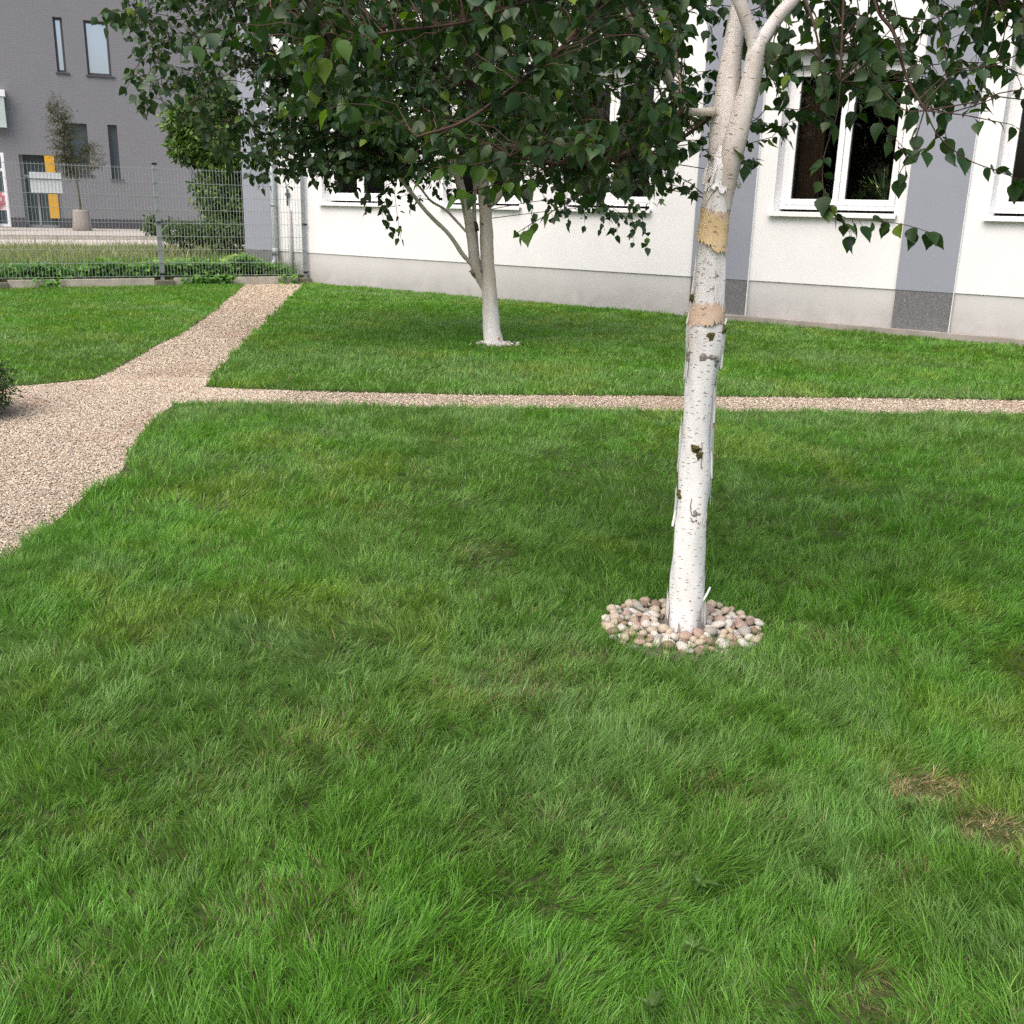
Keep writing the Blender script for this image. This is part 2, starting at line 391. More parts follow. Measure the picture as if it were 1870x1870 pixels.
poly_sheet("road", [pv(-22, 0.0), pv(24, 0.0), pv(24, 4.2), pv(-22, 4.2)], 0.17, M['roadway'], thick=0.2)["kind"] = "structure"
poly_sheet("pavement", [pv(-22, 4.2), pv(24, 4.2), pv(24, 24), pv(-22, 24)], 0.28, M['paving'], thick=0.3)["kind"] = "structure"
KB = MB()
for k in range(40):
    a = -22 + k * 1.1
    p = [PV + G_ * a, PV + G_ * (a + 1.09), PV + G_ * (a + 1.09) + GM * 0.14, PV + G_ * a + GM * 0.14]
    q = [x + GM * 4.06 for x in p]
    KB.add([(x[0], x[1], 0.30) for x in q] + [(x[0], x[1], 0.1) for x in q], [(0, 1, 2, 3), (4, 5, 1, 0), (7, 6, 5, 4), (5, 6, 2, 1), (6, 7, 3, 2), (7, 4, 0, 3)])
KB.build("kerb", M['concrete'])["kind"] = "structure"

# ------------------------------------------------------------------ grass
def blades(P, z0, Ln, Wd, az, lean, curl, fa, col, seg):
    n = len(P); ts = np.linspace(0, 1, seg + 1)
    pos = np.zeros((n, 3)); pos[:, :2] = P; pos[:, 2] = z0
    wv = np.stack([np.cos(fa), np.sin(fa), np.zeros(n)], 1)
    ch = np.stack([np.cos(az), np.sin(az)], 1)
    rows = []
    for k in range(seg + 1):
        if k:
            th = lean + curl * (ts[k] + ts[k - 1]) / 2
            st = Ln / seg
            pos = pos + np.concatenate([ch * (np.sin(th) * st)[:, None], (np.cos(th) * st)[:, None]], 1)
        w = (Wd * (1 - 0.15 * ts[k] - 0.45 * ts[k] ** 3) * 0.5)[:, None]
        if k < seg: rows += [pos - wv * w, pos + wv * w]
        else: rows += [pos]
    nv = 2 * seg + 1
    V = np.stack(rows, 1).reshape(-1, 3)
    base = (np.arange(n) * nv)[:, None]
    lp = []
    for k in range(seg - 1): lp += [2 * k, 2 * k + 1, 2 * k + 3, 2 * k + 2]
    lp += [2 * seg - 2, 2 * seg - 1, 2 * seg]
    loops = (base + np.array(lp)[None]).ravel()
    st = np.array([4 * k for k in range(seg - 1)] + [4 * (seg - 1)])
    starts = (np.arange(n)[:, None] * len(lp) + st[None]).ravel()
    return V, loops, starts, np.repeat(col, nv, axis=0)
def join(parts):
    Vs, Ls, Ss, Cs = [], [], [], []; vo = lo = 0
    for V, l, s_, c in parts:
        Vs.append(V); Ls.append(l + vo); Ss.append(s_ + lo); Cs.append(c); vo += len(V); lo += len(l)
    return np.concatenate(Vs), np.concatenate(Ls), np.concatenate(Ss), np.concatenate(Cs)
STRAW = [(1675, 1425, .095, 1), (1815, 1508, .085, 1), (930, 1235, .20, .42), (1060, 1190, .10, .35), (1600, 1800, .09, .42), (1640, 1570, .05, .35), (880, 1000, .14, .35), (700, 935, .2, .22),
         (420, 990, .15, .22), (1550, 945, .12, .35), (1460, 1060, .16, .2), (1330, 1440, .14, .28), (560, 1330, .2, .2), (520, 1640, .14, .22), (1500, 1160, .12, .25), (830, 1260, .12, .35)]
def gpt(px, py, z=0.03):
    d = ray(px, py); return (np.array([0, 0, EYE]) + d * ((z - EYE) / d[2]))[:2]
STRAWP = [(*gpt(a, b), r_, k_) for a, b, r_, k_ in STRAW]
RING = (0.546, 2.955, 0.254, 0.208)
FARRING = (-0.19, 9.90, 0.20, 0.17)
def lawn_blades(poly, dens, box, zb, hb, wb, seg, seed, dmin, dmax, sign=1):
    r_ = np.random.RandomState(seed)
    x0, x1, y0, y1 = box
    n = int((x1 - x0) * (y1 - y0) * dens)
    P = np.stack([r_.uniform(x0, x1, n), r_.uniform(y0, y1, n)], 1)
    P += 0.012 * r_.randn(n, 2)
    d = np.hypot(P[:, 0], P[:, 1])
    jit = 0.055 * (vnoise(P[:, 0], P[:, 1], 6, 20) - 0.5) + 0.05 * (vnoise(P[:, 0], P[:, 1], 23, 21) - 0.5)
    Q = P + np.stack([jit, jit * 0.8], 1)
    keep = inside(Q, poly) & (d >= dmin) & (d < dmax) & (np.abs(P[:, 0]) < 0.62 * np.maximum(P[:, 1], 0) + 1.3)
    for cx, cy, rx, ry in (RING, FARRING):
        q = ((P[:, 0] - cx) / rx) ** 2 + ((P[:, 1] - cy) / ry) ** 2
        keep &= (q > 0.90 + 0.28 * (vnoise(P[:, 0], P[:, 1], 14, 9) - 0.4)) | ((r_.rand(n) < 0.03 + 0.22 * np.clip((q - .45) / .5, 0, 1) * ((P[:, 0] < cx - .05) | (P[:, 1] < cy - .08))) & (q > 0.25))
    # thin spots
    tu = vnoise(P[:, 0], P[:, 1], 9, 22)
    keep &= r_.rand(n) < (0.70 + 0.7 * tu)
    P = P[keep]; n = len(P); x, y = P[:, 0], P[:, 1]
    # every blade belongs to a tuft and leans away from its middle
    def tuft(g, k0):
        gx, gy = x * .83 + y * .56, y * .83 - x * .56
        ci, cj = np.floor(gx / g).astype(int), np.floor(gy / g).astype(int)
        h = lambda k: _tabs[k][ci % 256, cj % 256]
        ux, uy = gx - (ci + .2 + .6 * h(k0)) * g, gy - (cj + .2 + .6 * h(k0 + 1)) * g
        return ux * .83 - uy * .56, uy * .83 + ux * .56, h(k0 + 2), h(k0 + 3), h(k0 + 4)
    g_ = 0.030 * (1 + 0.10 * max(dmin - 2, 0))
    tx, ty, t1, t2, t3 = tuft(g_, 40)
    bx, by, b1, b2, b3 = tuft(g_ * 3.1, 46)
    P = P - 0.30 * np.stack([tx, ty], 1); x, y = P[:, 0], P[:, 1]
    # colour patches
    a1 = vnoise(x, y, 0.9, 1) * 0.5 + vnoise(x, y, 2.3, 2) * 0.3 + vnoise(x, y, 6.5, 3) * 0.2
    a2 = vnoise(x + 3 * y, y, 0.8, 4) * 0.6 + vnoise(x, y, 4.2, 5) * 0.4
    lush = np.clip((a1 - 0.36) / 0.26, 0, 1)[:, None]
    grey = np.clip((a2 - 0.46) / 0.25, 0, 1)[:, None]
    c = (1 - lush) * np.array([0.134, 0.270, 0.048]) + lush * np.array([0.116, 0.280, 0.033])
    c = c * (1 - 0.5 * grey) + 0.5 * grey * np.array([0.172, 0.285, 0.100])
    yel = np.clip((vnoise(x, y, 1.7, 6) * .6 + vnoise(x, y, 5.1, 7) * .4 - 0.60) / 0.14, 0, 1)[:, None] * 0.6
    c = c * (1 - yel) + yel * np.array([0.205, 0.310, 0.050])
    st = np.zeros(n)
    for cx, cy, rr, k_ in STRAWP:
        q = np.hypot(x - cx, (y - cy) * 1.15) / rr
        st = np.maximum(st, k_ * np.clip(1.35 - q + 0.9 * (vnoise(x, y, 16, 8) - 0.5), 0, 1))
    bgs = np.clip((vnoise(x, y, 3.3, 10) * .55 + vnoise(x, y, 8.0, 11) * .45 - 0.60) / 0.2, 0, 1) * 0.16
    p_st = np.clip(0.025 + st * 1.1 + bgs, 0, 0.88)
    isst = r_.rand(n) < p_st
    sc = np.array([0.25, 0.205, 0.095]) * (0.6 + 0.7 * r_.rand(n))[:, None]
    sc = np.where((r_.rand(n) < 0.4)[:, None], np.array([0.17, 0.19, 0.065]), sc)
    sc = np.where((st > 0.45)[:, None] & (r_.rand(n) < 0.6)[:, None], np.array([0.37, 0.295, 0.16]), sc)
    c = np.where(isst[:, None], sc, c) * (0.68 + 0.64 * r_.rand(n))[:, None]
    # height and lean: coherent tussocks, the wind and the mower comb them
    hmod = 0.60 + 0.55 * vnoise(x, y, 3.4, 12) + 0.42 * vnoise(x, y, 9.5, 13)
    c = c * (0.80 + 0.30 * t1 + 0.22 * b1)[:, None]
    hmod = hmod * (0.72 + 0.34 * t2 + 0.26 * b2)
    Ln = hb * hmod * (0.5 + 0.75 * r_.rand(n)) * (1 - 0.68 * np.clip(st, 0, 1))
    Ln = np.where(r_.rand(n) < 0.010, Ln * 1.5, Ln)
    dirn = 6.2832 * 1.8 * (vnoise(x, y, 0.9, 14) * 0.4 + vnoise(x, y, 3.2, 15) * 0.35 + vnoise(x, y, 9, 18) * 0.25) + 0.4
    mag = np.clip(0.05 + 0.50 * vnoise(x, y, 2.6, 16) * (0.4 + 1.1 * vnoise(x, y, 8, 17)), 0, 1.0)
    tilt = 6.283 * t3; tb = 6.283 * b3
    lx = mag * np.cos(dirn) + 0.30 * np.cos(tilt) + 0.22 * np.cos(tb) + 0.42 * tx / g_ + 0.25 * bx / (3.1 * g_) + 0.20 * r_.randn(n)
    ly = mag * np.sin(dirn) + 0.30 * np.sin(tilt) + 0.22 * np.sin(tb) + 0.42 * ty / g_ + 0.25 * by / (3.1 * g_) + 0.20 * r_.randn(n)
    az = np.arctan2(ly, lx); lean = np.minimum(np.hypot(lx, ly), 1.15) + 0.30 * isst
    curl = 0.1 + 0.8 * r_.rand(n) ** 1.5
    fa = 6.283 * r_.rand(n)
    wd = wb * (0.6 + 0.8 * r_.rand(n))
    return blades(P, zb, Ln, wd, az, lean, curl, fa, c, seg)
fparts = [lawn_blades(front, 58000, (-2.6, 2.9, 0.75, 2.7), 0.004, 0.045, 0.0018, 3, 11, 0.0, 2.7),
          lawn_blades(front, 33000, (-2.6, 3.6, 1.2, 4.3), 0.004, 0.047, 0.0022, 3, 12, 2.7, 4.2),
          lawn_blades(front, 11500, (-2.6, 5.2, 2.5, 7.1), 0.004, 0.049, 0.0034, 2, 13, 4.2, 9.9)]
o = mesh_np("grass", *join(fparts)[:3], M['grass'], col=join(fparts)[3])
tag(o, "lush green grass of the front lawn around the near birch", "grass", kind="stuff")
mp_ = [lawn_blades(mid, 6200, (-4.2, 6.6, 7.0, 10.6), 0.004, 0.050, 0.0062, 2, 14, 0, 10.4),
       lawn_blades(mid, 3600, (-4.2, 7.4, 7.8, 17.8), 0.004, 0.043, 0.0088, 2, 15, 10.4, 30)]
J = join(mp_); o = mesh_np("grass", J[0], J[1], J[2], M['grass'], col=J[3])
tag(o, "green grass between the white building and the gravel paths", "grass", kind="stuff")
bp_ = [lawn_blades(back, 5000, (-9.8, -2.9, 6.6, 17.2), 0.004, 0.042, 0.0072, 2, 16, 0, 30)]
J = join(bp_); o = mesh_np("grass", J[0], J[1], J[2], M['grass'], col=J[3])
tag(o, "green grass in front of the concrete edging and mesh fence", "grass", kind="stuff")
# meadow beyond the fence
def meadow():
    r_ = np.random.RandomState(21); n = 90000
    s = r_.uniform(-9, 8.2, n); y = 0.1 + 9.3 * r_.rand(n) ** 1.15
    P3 = F_O[None] + G_[None] * s[:, None] + GM[None] * y[:, None]
    P = P3[:, :2]
    wy = (P - W_O[:2]) @ I_[:2]; ws = (P - W_O[:2]) @ E_[:2]
    keep = ~((wy > -0.05) & (ws > -14.85))
    P, y, s = P[keep], y[keep], s[keep]; n = len(P); x = P[:, 0]
    near = np.clip(1.7 - y / 3.0 + 1.6 * (vnoise(x, P[:, 1], 0.7, 30) - .5), 0, 1)[:, None]
    c = near * np.array([0.13, 0.24, 0.04]) + (1 - near) * np.array([0.22, 0.285, 0.11])
    stw = r_.rand(n) < (0.30 * (1 - near[:, 0]) + 0.05)
    c = np.where(stw[:, None], np.array([0.36, 0.36, 0.18]), c) * (0.6 + 0.7 * r_.rand(n))[:, None]
    Ln = (0.12 + 0.16 * r_.rand(n)) * (0.7 + 0.7 * vnoise(x, P[:, 1], 1.3, 31))
    Ln = np.where(stw & (r_.rand(n) < 0.25), Ln * 1.6, Ln)
    az = 6.28 * r_.rand(n)
    return blades(P, 0.13, Ln, 0.008 + 0.007 * r_.rand(n), az, 0.35 * r_.rand(n), 0.2 + 0.7 * r_.rand(n), az + 1.57 + r_.randn(n), c, 2)
J = meadow(); o = mesh_np("meadow_grass", J[0], J[1], J[2], M['grass'], col=J[3])
tag(o, "unmown straw tinged grass beyond the mesh fence", "grass", kind="stuff")

# ------------------------------------------------------------------ loose gravel on the path
def stones(P, size, zc, cols, seed, name):
    r_ = np.random.RandomState(seed); n = len(P)
    t = np.array([(1, 0, 0), (0.45, 0.85, 0.1), (-0.6, 0.75, 0), (-1, -0.1, 0.05), (-0.4, -0.85, 0), (0.6, -0.75, 0.1), (0.2, 0.1, 0.85), (-0.25, -0.1, 0.8)])
    f = np.array([(0, 1, 6), (1, 2, 6), (2, 7, 6), (2, 3, 7), (3, 4, 7), (4, 5, 7), (5, 6, 7), (5, 0, 6)])
    a = 6.283 * r_.rand(n); sx = size * (0.7 + 0.6 * r_.rand(n)); sy = sx * (0.5 + 0.45 * r_.rand(n)); sz = sx * (0.35 + 0.4 * r_.rand(n))
    T = t[None] + 0.14 * r_.randn(n, 8, 3)
    X = T[:, :, 0] * sx[:, None]; Y = T[:, :, 1] * sy[:, None]; Z = T[:, :, 2] * sz[:, None]
    ti = 0.5 * r_.randn(n)[:, None]; Z2 = Z + X * np.sin(ti) * 0.8
    V = np.stack([P[:, 0:1] + X * np.cos(a)[:, None] - Y * np.sin(a)[:, None], P[:, 1:2] + X * np.sin(a)[:, None] + Y * np.cos(a)[:, None], zc + Z2], 2).reshape(-1, 3)
    loops = ((np.arange(n) * 8)[:, None] + f.ravel()[None]).ravel()
    starts = np.arange(n * 8) * 3
    return mesh_np(name, V, loops, starts, M['stone'], col=np.repeat(cols, 8, axis=0))
def gravel():
    r_ = np.random.RandomState(31); out = []
    for (x0, x1, y0, y1, n) in ((-3.9, -1.6, 2.2, 7.6, 150000), (-3.5, -2.0, 7.2, 10.5, 26000), (-4.6, -2.6, 10.5, 17.5, 26000), (-2.3, 5.4, 6.5, 7.75, 44000)):
        out.append(np.stack([r_.uniform(x0, x1, n), r_.uniform(y0, y1, n)], 1))
    P = np.concatenate(out)
    P = P[~(inside(P, front) | inside(P, mid) | inside(P, back)) & inside(P, yard)]
    n = len(P); k = r_.rand(n)
    pal = np.array([(0.46, 0.385, 0.295), (0.53, 0.455, 0.365), (0.40, 0.32, 0.235), (0.59, 0.53, 0.445), (0.32, 0.25, 0.185), (0.47, 0.375, 0.29)])
    c = pal[(k * 6).astype(int)] * (0.8 + 0.4 * r_.rand(n))[:, None]
    red = np.clip((vnoise(P[:, 0], P[:, 1], 1.6, 40) * .6 + vnoise(P[:, 0], P[:, 1], 5, 41) * .4 - .62) / .15, 0, 1)[:, None] * 0.3
    c = c * (1 - red) + red * np.array([0.30, 0.18, 0.13])
    farp = np.clip((P[:, 1] - 10) / 5, 0, 1)[:, None]
    c = c * (1 - 0.25 * farp) + 0.25 * farp * np.array([0.36, 0.27, 0.15])
    d = np.hypot(P[:, 0], P[:, 1])
    return tag(stones(P, (0.0046 + 0.00055 * np.maximum(d - 4, 0))[:], 0.004, c, 32, "gravel"), "loose buff and pinkish gravel covering the paths", "gravel", kind="stuff")
gravel()

# ------------------------------------------------------------------ white building
WB = empty("white_building", tuple(wl(0)), W_ANG)
tag(WB, "long white rendered building with grey pilasters and white framed windows", "building")
OPEN = [(-12.98, -11.56), (-10.36, -8.94), (-8.25, -6.83), (-5.13, -3.69), (-2.69, -1.25)]
ZB, ZT, ZP, TOP = 1.335, 3.12, 0.509, 5.2
S0, S1 = -14.93, 3.4
w = MB()
w.box(S0, S1, 0.0, 0.3, ZP, ZB); w.box(S0, S1, 0.0, 0.3, ZT, TOP)
xs = [S0] + [q for a in OPEN for q in a] + [S1]
for a, b in zip(xs[0::2], xs[1::2]): w.box(a, b, 0.0, 0.3, ZB, ZT)
w.box(S0, S0 + 0.3, 0.3, 9, ZP, TOP)
wall_o = w.build("wall", M['white'], WB)
p = MB(); p.box(S0 + 0.012, S1, 0.014, 0.3, -0.1, ZP); p.box(S0 + 0.012, S0 + 0.3, 0.3, 9, -0.1, ZP)
p.build("plinth", M['plinth'], WB)
rf = MB(); rf.box(S0 - 0.05, S1 + 0.05, -0.08, 9.05, TOP, TOP + 0.12); rf.build("roof", M['zinc'], WB)
for a, b in ((-14.935, -14.16), (-6.145, -5.36), (-3.555, -2.925), (-0.62, 0.0)):
    q = MB(); q.box(a, b, -0.045, -0.001, ZP + 0.001, TOP - 0.001); po = q.build("pilaster", M['band'], WB)
    q = MB(); q.box(a + 0.004, b - 0.004, -0.040, 0.012, -0.1, ZP); q.build("pilaster_base", M['mosaic'], po)
    q = MB(); q.box(b, b + 0.006, -0.043, -0.001, 0.0, TOP - 0.001); q.build("edge_strip", M['white'], po)
def window(a, b, boxed=True, curtain=True):
    y0 = 0.19; fz0 = ZB + 0.03
    f = MB()
    fw = 0.062; top = ZT - (0.16 if boxed else 0.02)
    f.box(a, a + fw, y0, y0 + 0.07, fz0, top); f.box(b - fw, b, y0, y0 + 0.07, fz0, top)
    f.box(a + fw, b - fw, y0, y0 + 0.07, fz0, fz0 + 0.07); f.box(a + fw, b - fw, y0, y0 + 0.07, top - 0.06, top)
    c = (a + b) / 2
    for (u, v_) in ((a + fw + 0.002, c - 0.004), (c + 0.004, b - fw - 0.002)):      # two sashes
        sw = 0.068
        f.box(u, u + sw, y0 - 0.014, y0 + 0.055, fz0 + 0.055, top - 0.045); f.box(v_ - sw, v_, y0 - 0.014, y0 + 0.055, fz0 + 0.055, top - 0.045)
        f.box(u + sw, v_ - sw, y0 - 0.014, y0 + 0.055, fz0 + 0.055, fz0 + 0.12); f.box(u + sw, v_ - sw, y0 - 0.014, y0 + 0.055, top - 0.11, top - 0.045)
    fo = f.build("window", M['pvc'], WB, bevel=0.004)
    g = MB(); k = MB()
    for (u, v_) in ((a + fw + 0.07, c - 0.072), (c + 0.072, b - fw - 0.07)):
        g.add([(u, y0 + 0.022, fz0 + 0.12), (v_, y0 + 0.022, fz0 + 0.12), (v_, y0 + 0.022, top - 0.11), (u, y0 + 0.022, top - 0.11)], [(0, 1, 2, 3)])
        for (p_, q_) in ((u - 0.001, u + 0.008), (v_ - 0.008, v_ + 0.001)): k.box(p_, q_, y0 + 0.006, y0 + 0.018, fz0 + 0.121, top - 0.111)
    g.build("pane", M['glass'], fo); k.build("gasket", M['gasket'], fo)
    s_ = MB(); s_.box(a - 0.045, b + 0.04, -0.055, 0.188, ZB - 0.03, ZB - 0.002); s_.box(a - 0.045, b + 0.04, -0.062, -0.055, ZB - 0.055, ZB - 0.002)
    s_.build("sill", M['pvc'], fo, bevel=0.003)
    if boxed:
        h = MB(); h.box(a + 0.001, b - 0.001, 0.10, 0.28, ZT - 0.158, ZT - 0.002); h.box(a + 0.001, b - 0.001, 0.085, 0.10, ZT - 0.16, ZT - 0.14); h.build("shutter_box", M['shutter'], fo)
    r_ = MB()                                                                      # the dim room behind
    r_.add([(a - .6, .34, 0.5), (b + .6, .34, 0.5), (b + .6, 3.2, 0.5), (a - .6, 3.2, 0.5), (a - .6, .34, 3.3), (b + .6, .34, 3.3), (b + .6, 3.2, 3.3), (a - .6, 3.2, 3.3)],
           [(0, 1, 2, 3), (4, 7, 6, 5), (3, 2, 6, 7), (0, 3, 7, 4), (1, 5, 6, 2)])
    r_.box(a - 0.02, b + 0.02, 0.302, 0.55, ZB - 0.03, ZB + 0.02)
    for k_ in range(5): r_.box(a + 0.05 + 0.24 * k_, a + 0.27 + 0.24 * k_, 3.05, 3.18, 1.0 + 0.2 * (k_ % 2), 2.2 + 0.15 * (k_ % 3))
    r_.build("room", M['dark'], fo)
    if curtain:
        cv = MB(); n = 26; vs = []
        for j in range(n + 1):
            xx = a + 0.06 + 0.34 * j / n; yy = 0.42 + 0.025 * math.sin(j * 1.15)
            vs += [(xx, yy, ZB + 0.03), (xx, yy, 3.1)]
        cv.add(vs, [(2 * j, 2 * j + 2, 2 * j + 3, 2 * j + 1) for j in range(n)], 0, True)
        cv.build("curtain", M['curtain'], fo)
    return fo
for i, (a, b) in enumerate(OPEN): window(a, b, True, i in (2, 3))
# downpipe with shoe, and the earthing rod beside it
d = MB(); xx = -14.10
d.tube([(xx, -0.08, 5.0), (xx, -0.08, 0.42), (xx, -0.09, 0.34), (xx, -0.16, 0.26), (xx, -0.21, 0.22)], 0.05, 14)
for z in (1.25, 2.9): d.tube([(xx, -0.08, z), (xx, -0.08, z + 0.04)], 0.056, 14); d.box(xx - 0.09, xx - 0.03, -0.08, -0.002, z + 0.008, z + 0.03)
d.tube([(xx, -0.08, 0.44), (xx, -0.08, 0.56)], 0.058, 14)
d.build("downpipe", M['zinc'], WB)
d = MB(); xx = -13.80
d.tube([(xx - 0.09, -0.03, 3.2), (xx - 0.07, -0.03, 1.75), (xx + 0.01, -0.03, 1.5)], 0.006, 6)
d.tube([(xx + 0.01, -0.035, 1.54), (xx + 0.01, -0.035, 1.26)], [0.018, 0.012], 8); d.box(xx - 0.03, xx + 0.05, -0.05, -0.002, 1.42, 1.47)
d.build("earthing_wire", M['brown_metal'], WB)
d = MB(); d.tube([(xx + 0.04, -0.035, 1.2), (xx + 0.05, -0.035, 0.0)], 0.034, 10); d.build("conduit", M['plinth'], WB)

# ------------------------------------------------------------------ plants in the window
def leaf_blades(name, roots, n, ln, wd, c, seed, parent, matn='leaf', lean=(0.1, 0.9)):
    r_ = np.random.RandomState(seed)
    az = 6.283 * r_.rand(n)
    col = np.where((r_.rand(n) < 0.45)[:, None], np.array(c[0]), np.array(c[1])) * (0.75 + 0.5 * r_.rand(n))[:, None]
    V, l, s_, cc = blades(np.tile(np.array(roots[:2]), (n, 1)) + 0.02 * r_.randn(n, 2), roots[2], ln * (0.5 + 0.6 * r_.rand(n)), wd * (0.7 + 0.6 * r_.rand(n)), az, r_.uniform(*lean, n), 0.9 * r_.rand(n), az + 1.57, col, 4)
    return mesh_np(name, V, l, s_, M[matn], parent, col=cc)
def potted(loc, label, ln, wd, n, cols, seed, lean):
    t = empty("potted_plant", tuple(loc)); tag(t, label, "plant")
    q = MB(); q.tube([(0, 0, 0), (0, 0, 0.12)], [0.055, 0.075], 16); q.build("pot", M['black'], t)
    leaf_blades("foliage", (0, 0, 0.11), n, ln, wd, cols, seed, t, lean=lean)
potted(wl(-3.97, 0.42, ZB + 0.02), "variegated spiky plant on the sill of the two pane window", 0.46, 0.022, 70, ((0.55, 0.58, 0.36), (0.10, 0.20, 0.06)), 3, (0.05, 1.0))
potted(wl(-4.20, 0.40, ZB + 0.02), "low dark leaved plant beside the variegated plant on the sill", 0.22, 0.03, 30, ((0.05, 0.10, 0.03), (0.08, 0.14, 0.04)), 5, (0.3, 1.2))
potted(wl(-2.38, 0.40, ZB + 0.02), "broad leaved green plant in the window at the far right edge", 0.40, 0.07, 26, ((0.10, 0.24, 0.05), (0.06, 0.14, 0.04)), 4, (0.1, 0.8))

# ------------------------------------------------------------------ fence, edging, board
FN = empty("mesh_fence", tuple(fl(4.32)), FA)
tag(FN, "galvanised twin wire mesh fence panels on steel posts", "fence")
FZ = 0.155
def fpost(x, z0):
    q = MB(); q.box(x - 0.03, x + 0.03, -0.02, 0.02, z0, FZ + 1.66); po = q.build("post", M['zinc'], FN, bevel=0.004)
    q = MB(); q.box(x - 0.034, x + 0.034, -0.024, 0.024, FZ + 1.661, FZ + 1.69); q.build("cap", M['black'], po)
    for z in (FZ + 0.8, FZ + 0.02): q = MB(); q.box(x - 0.045, x + 0.045, -0.034, 0.0, z, z + 0.028); q.build("clamp", M['black'], po)
for x in (-2.38, 0.0, 2.385): fpost(x, -0.05)
def panel(x0, x1):
    q = MB(); k = 0; x = x0 + 0.035
    while x < x1 - 0.03:
        q.box(x - 0.0021, x + 0.0021, -0.029, -0.0238, FZ + 0.0, FZ + 1.63); x += 0.05
    for j in range(9):
        z = FZ + 0.2 * j
        q.box(x0 + 0.01, x1 - 0.01, -0.036, -0.0292, z, z + 0.006); q.box(x0 + 0.01, x1 - 0.01, -0.0236, -0.017, z, z + 0.006)
    q.build("mesh_panel", M['wire'], FN)
panel(-4.78, -2.38); panel(-2.38, 0.0); panel(0.0, 2.385)
CE = empty("concrete_edging", tuple(fl(4.32)), FA)
tag(CE, "low weathered concrete slab edging under the mesh fence", "wall")
for a, b in ((-7.0, -4.7), (-4.66, -2.54), (-2.22, -0.13), (0.17, 2.24)):
    q = MB(); q.box(a, b, -0.035, 0.025, -0.1, 0.128); q.build("slab", M['concrete'], CE, bevel=0.008)
for a, b in ((-2.54, -2.22), (-0.128, 0.168), (2.242, 2.46)):
    q = MB(); q.box(a, b, -0.075, 0.06, -0.1, 0.098); q.build("post_block", M['concrete_dark'], CE, bevel=0.012)
BD = MB(); BD.box(-1.775, -1.352, -0.016, -0.010, FZ + 1.19, FZ + 1.49); bo = BD.build("board", M['board'])
bo.name = "notice_board"; bo.location = tuple(fl(4.32)); bo.rotation_euler = (0, 0, FA)
tag(bo, "blank white back of a small board hung on the mesh fence", "board")

# ------------------------------------------------------------------ grey building far behind
GA = R(22); GU = np.array([math.cos(GA), math.sin(GA), 0]); GN = np.array([-GU[1], GU[0], 0])
G_O = np.array([-17.3, 38.4, 0.28])
GB = empty("grey_building", tuple(G_O), GA)
tag(GB, "tall grey brick building with few narrow windows behind the fence", "building")
def gl_(px, py, depth=0.0):
    P = hit(px, py, G_O + GN * depth, GN) - G_O
    return P @ GU, P[2]
def rect(p1, p2):                               # bounds on the facade from two opposite corners
    (a, b), (c, d_) = gl_(*p1), gl_(*p2)
    return min(a, c), max(a, c), min(b, d_), max(b, d_)
def opening(xa, xb, ym, yt, yb):               # edges read at mid height
    k = (xb + xa) / 2; return gl_(xa, ym)[0], gl_(xb, ym)[0], gl_(k + 6, yb)[1], gl_(k - 6, yt)[1]
gw = [opening(100, 117, 81, 31, 132), opening(156, 200, 87, 38, 138), opening(200, 217, 277, 228, 327), opening(116, 162, 270, 225, 318)]
dr = opening(41, 105, 350, 283, 418); dr = (dr[0], dr[1], 0.0, dr[3])
holes = sorted(gw + [dr], key=lambda r_: r_[0])
xs = sorted({-12.0, 26.0} | {q for h in holes for q in h[:2]}); zs = sorted({0.0, 14.0} | {q for h in holes for q in h[2:]})
q = MB()
for a, b in zip(xs, xs[1:]):
    for c, d_ in zip(zs, zs[1:]):
        mx, mz = (a + b) / 2, (c + d_) / 2
        if not any(h[0] < mx < h[1] and h[2] < mz < h[3] for h in holes):
            q.add([(a, 0, c), (b, 0, c), (b, 0, d_), (a, 0, d_)], [(0, 1, 2, 3)])
for h in holes:
    a, b, c, d_ = h
    q.add([(a, 0, c), (b, 0, c), (b, 0, d_), (a, 0, d_), (a, .34, c), (b, .34, c), (b, .34, d_), (a, .34, d_)], [(0, 1, 5, 4), (1, 2, 6, 5), (2, 3, 7, 6), (3, 0, 4, 7)])
q.add([(-12, 0, 0), (-12, 12, 0), (-12, 12, 14), (-12, 0, 14), (26, 0, 0), (26, 12, 0), (26, 12, 14), (26, 0, 14)], [(0, 3, 2, 1), (4, 5, 6, 7), (1, 2, 6, 5)])
q.build("wall", M['brick'], GB)
q = MB(); q.box(-12.1, 26.1, -0.06, 12.1, 14.001, 14.25); q.build("roof", M['zinc'], GB)
q = MB(); q.box(-12, dr[0], -0.02, -0.001, 0, 0.34); q.box(dr[1], 26, -0.02, -0.001, 0, 0.34); q.build("base_course", M['brown_metal'], GB)
for i, (a, b, c, d_) in enumerate(gw):
    f = MB(); t_ = 0.08
    f.box(a, a + t_, .10, .2, c, d_); f.box(b - t_, b, .10, .2, c, d_); f.box(a + t_, b - t_, .10, .2, c, c + t_); f.box(a + t_, b - t_, .10, .2, d_ - t_, d_)
    f.box(a - 0.06, b + 0.10, -0.05, 0.0, c - 0.06, c - 0.01)
    fo = f.build("window", M['brown_metal'], GB)
    g = MB(); g.add([(a + t_, .15, c + t_), (b - t_, .15, c + t_), (b - t_, .15, d_ - t_), (a + t_, .15, d_ - t_)], [(0, 1, 2, 3)])
    g.build("pane", M['mirror'] if i < 2 else M['doorglass'], fo)
a, b, c, d_ = dr
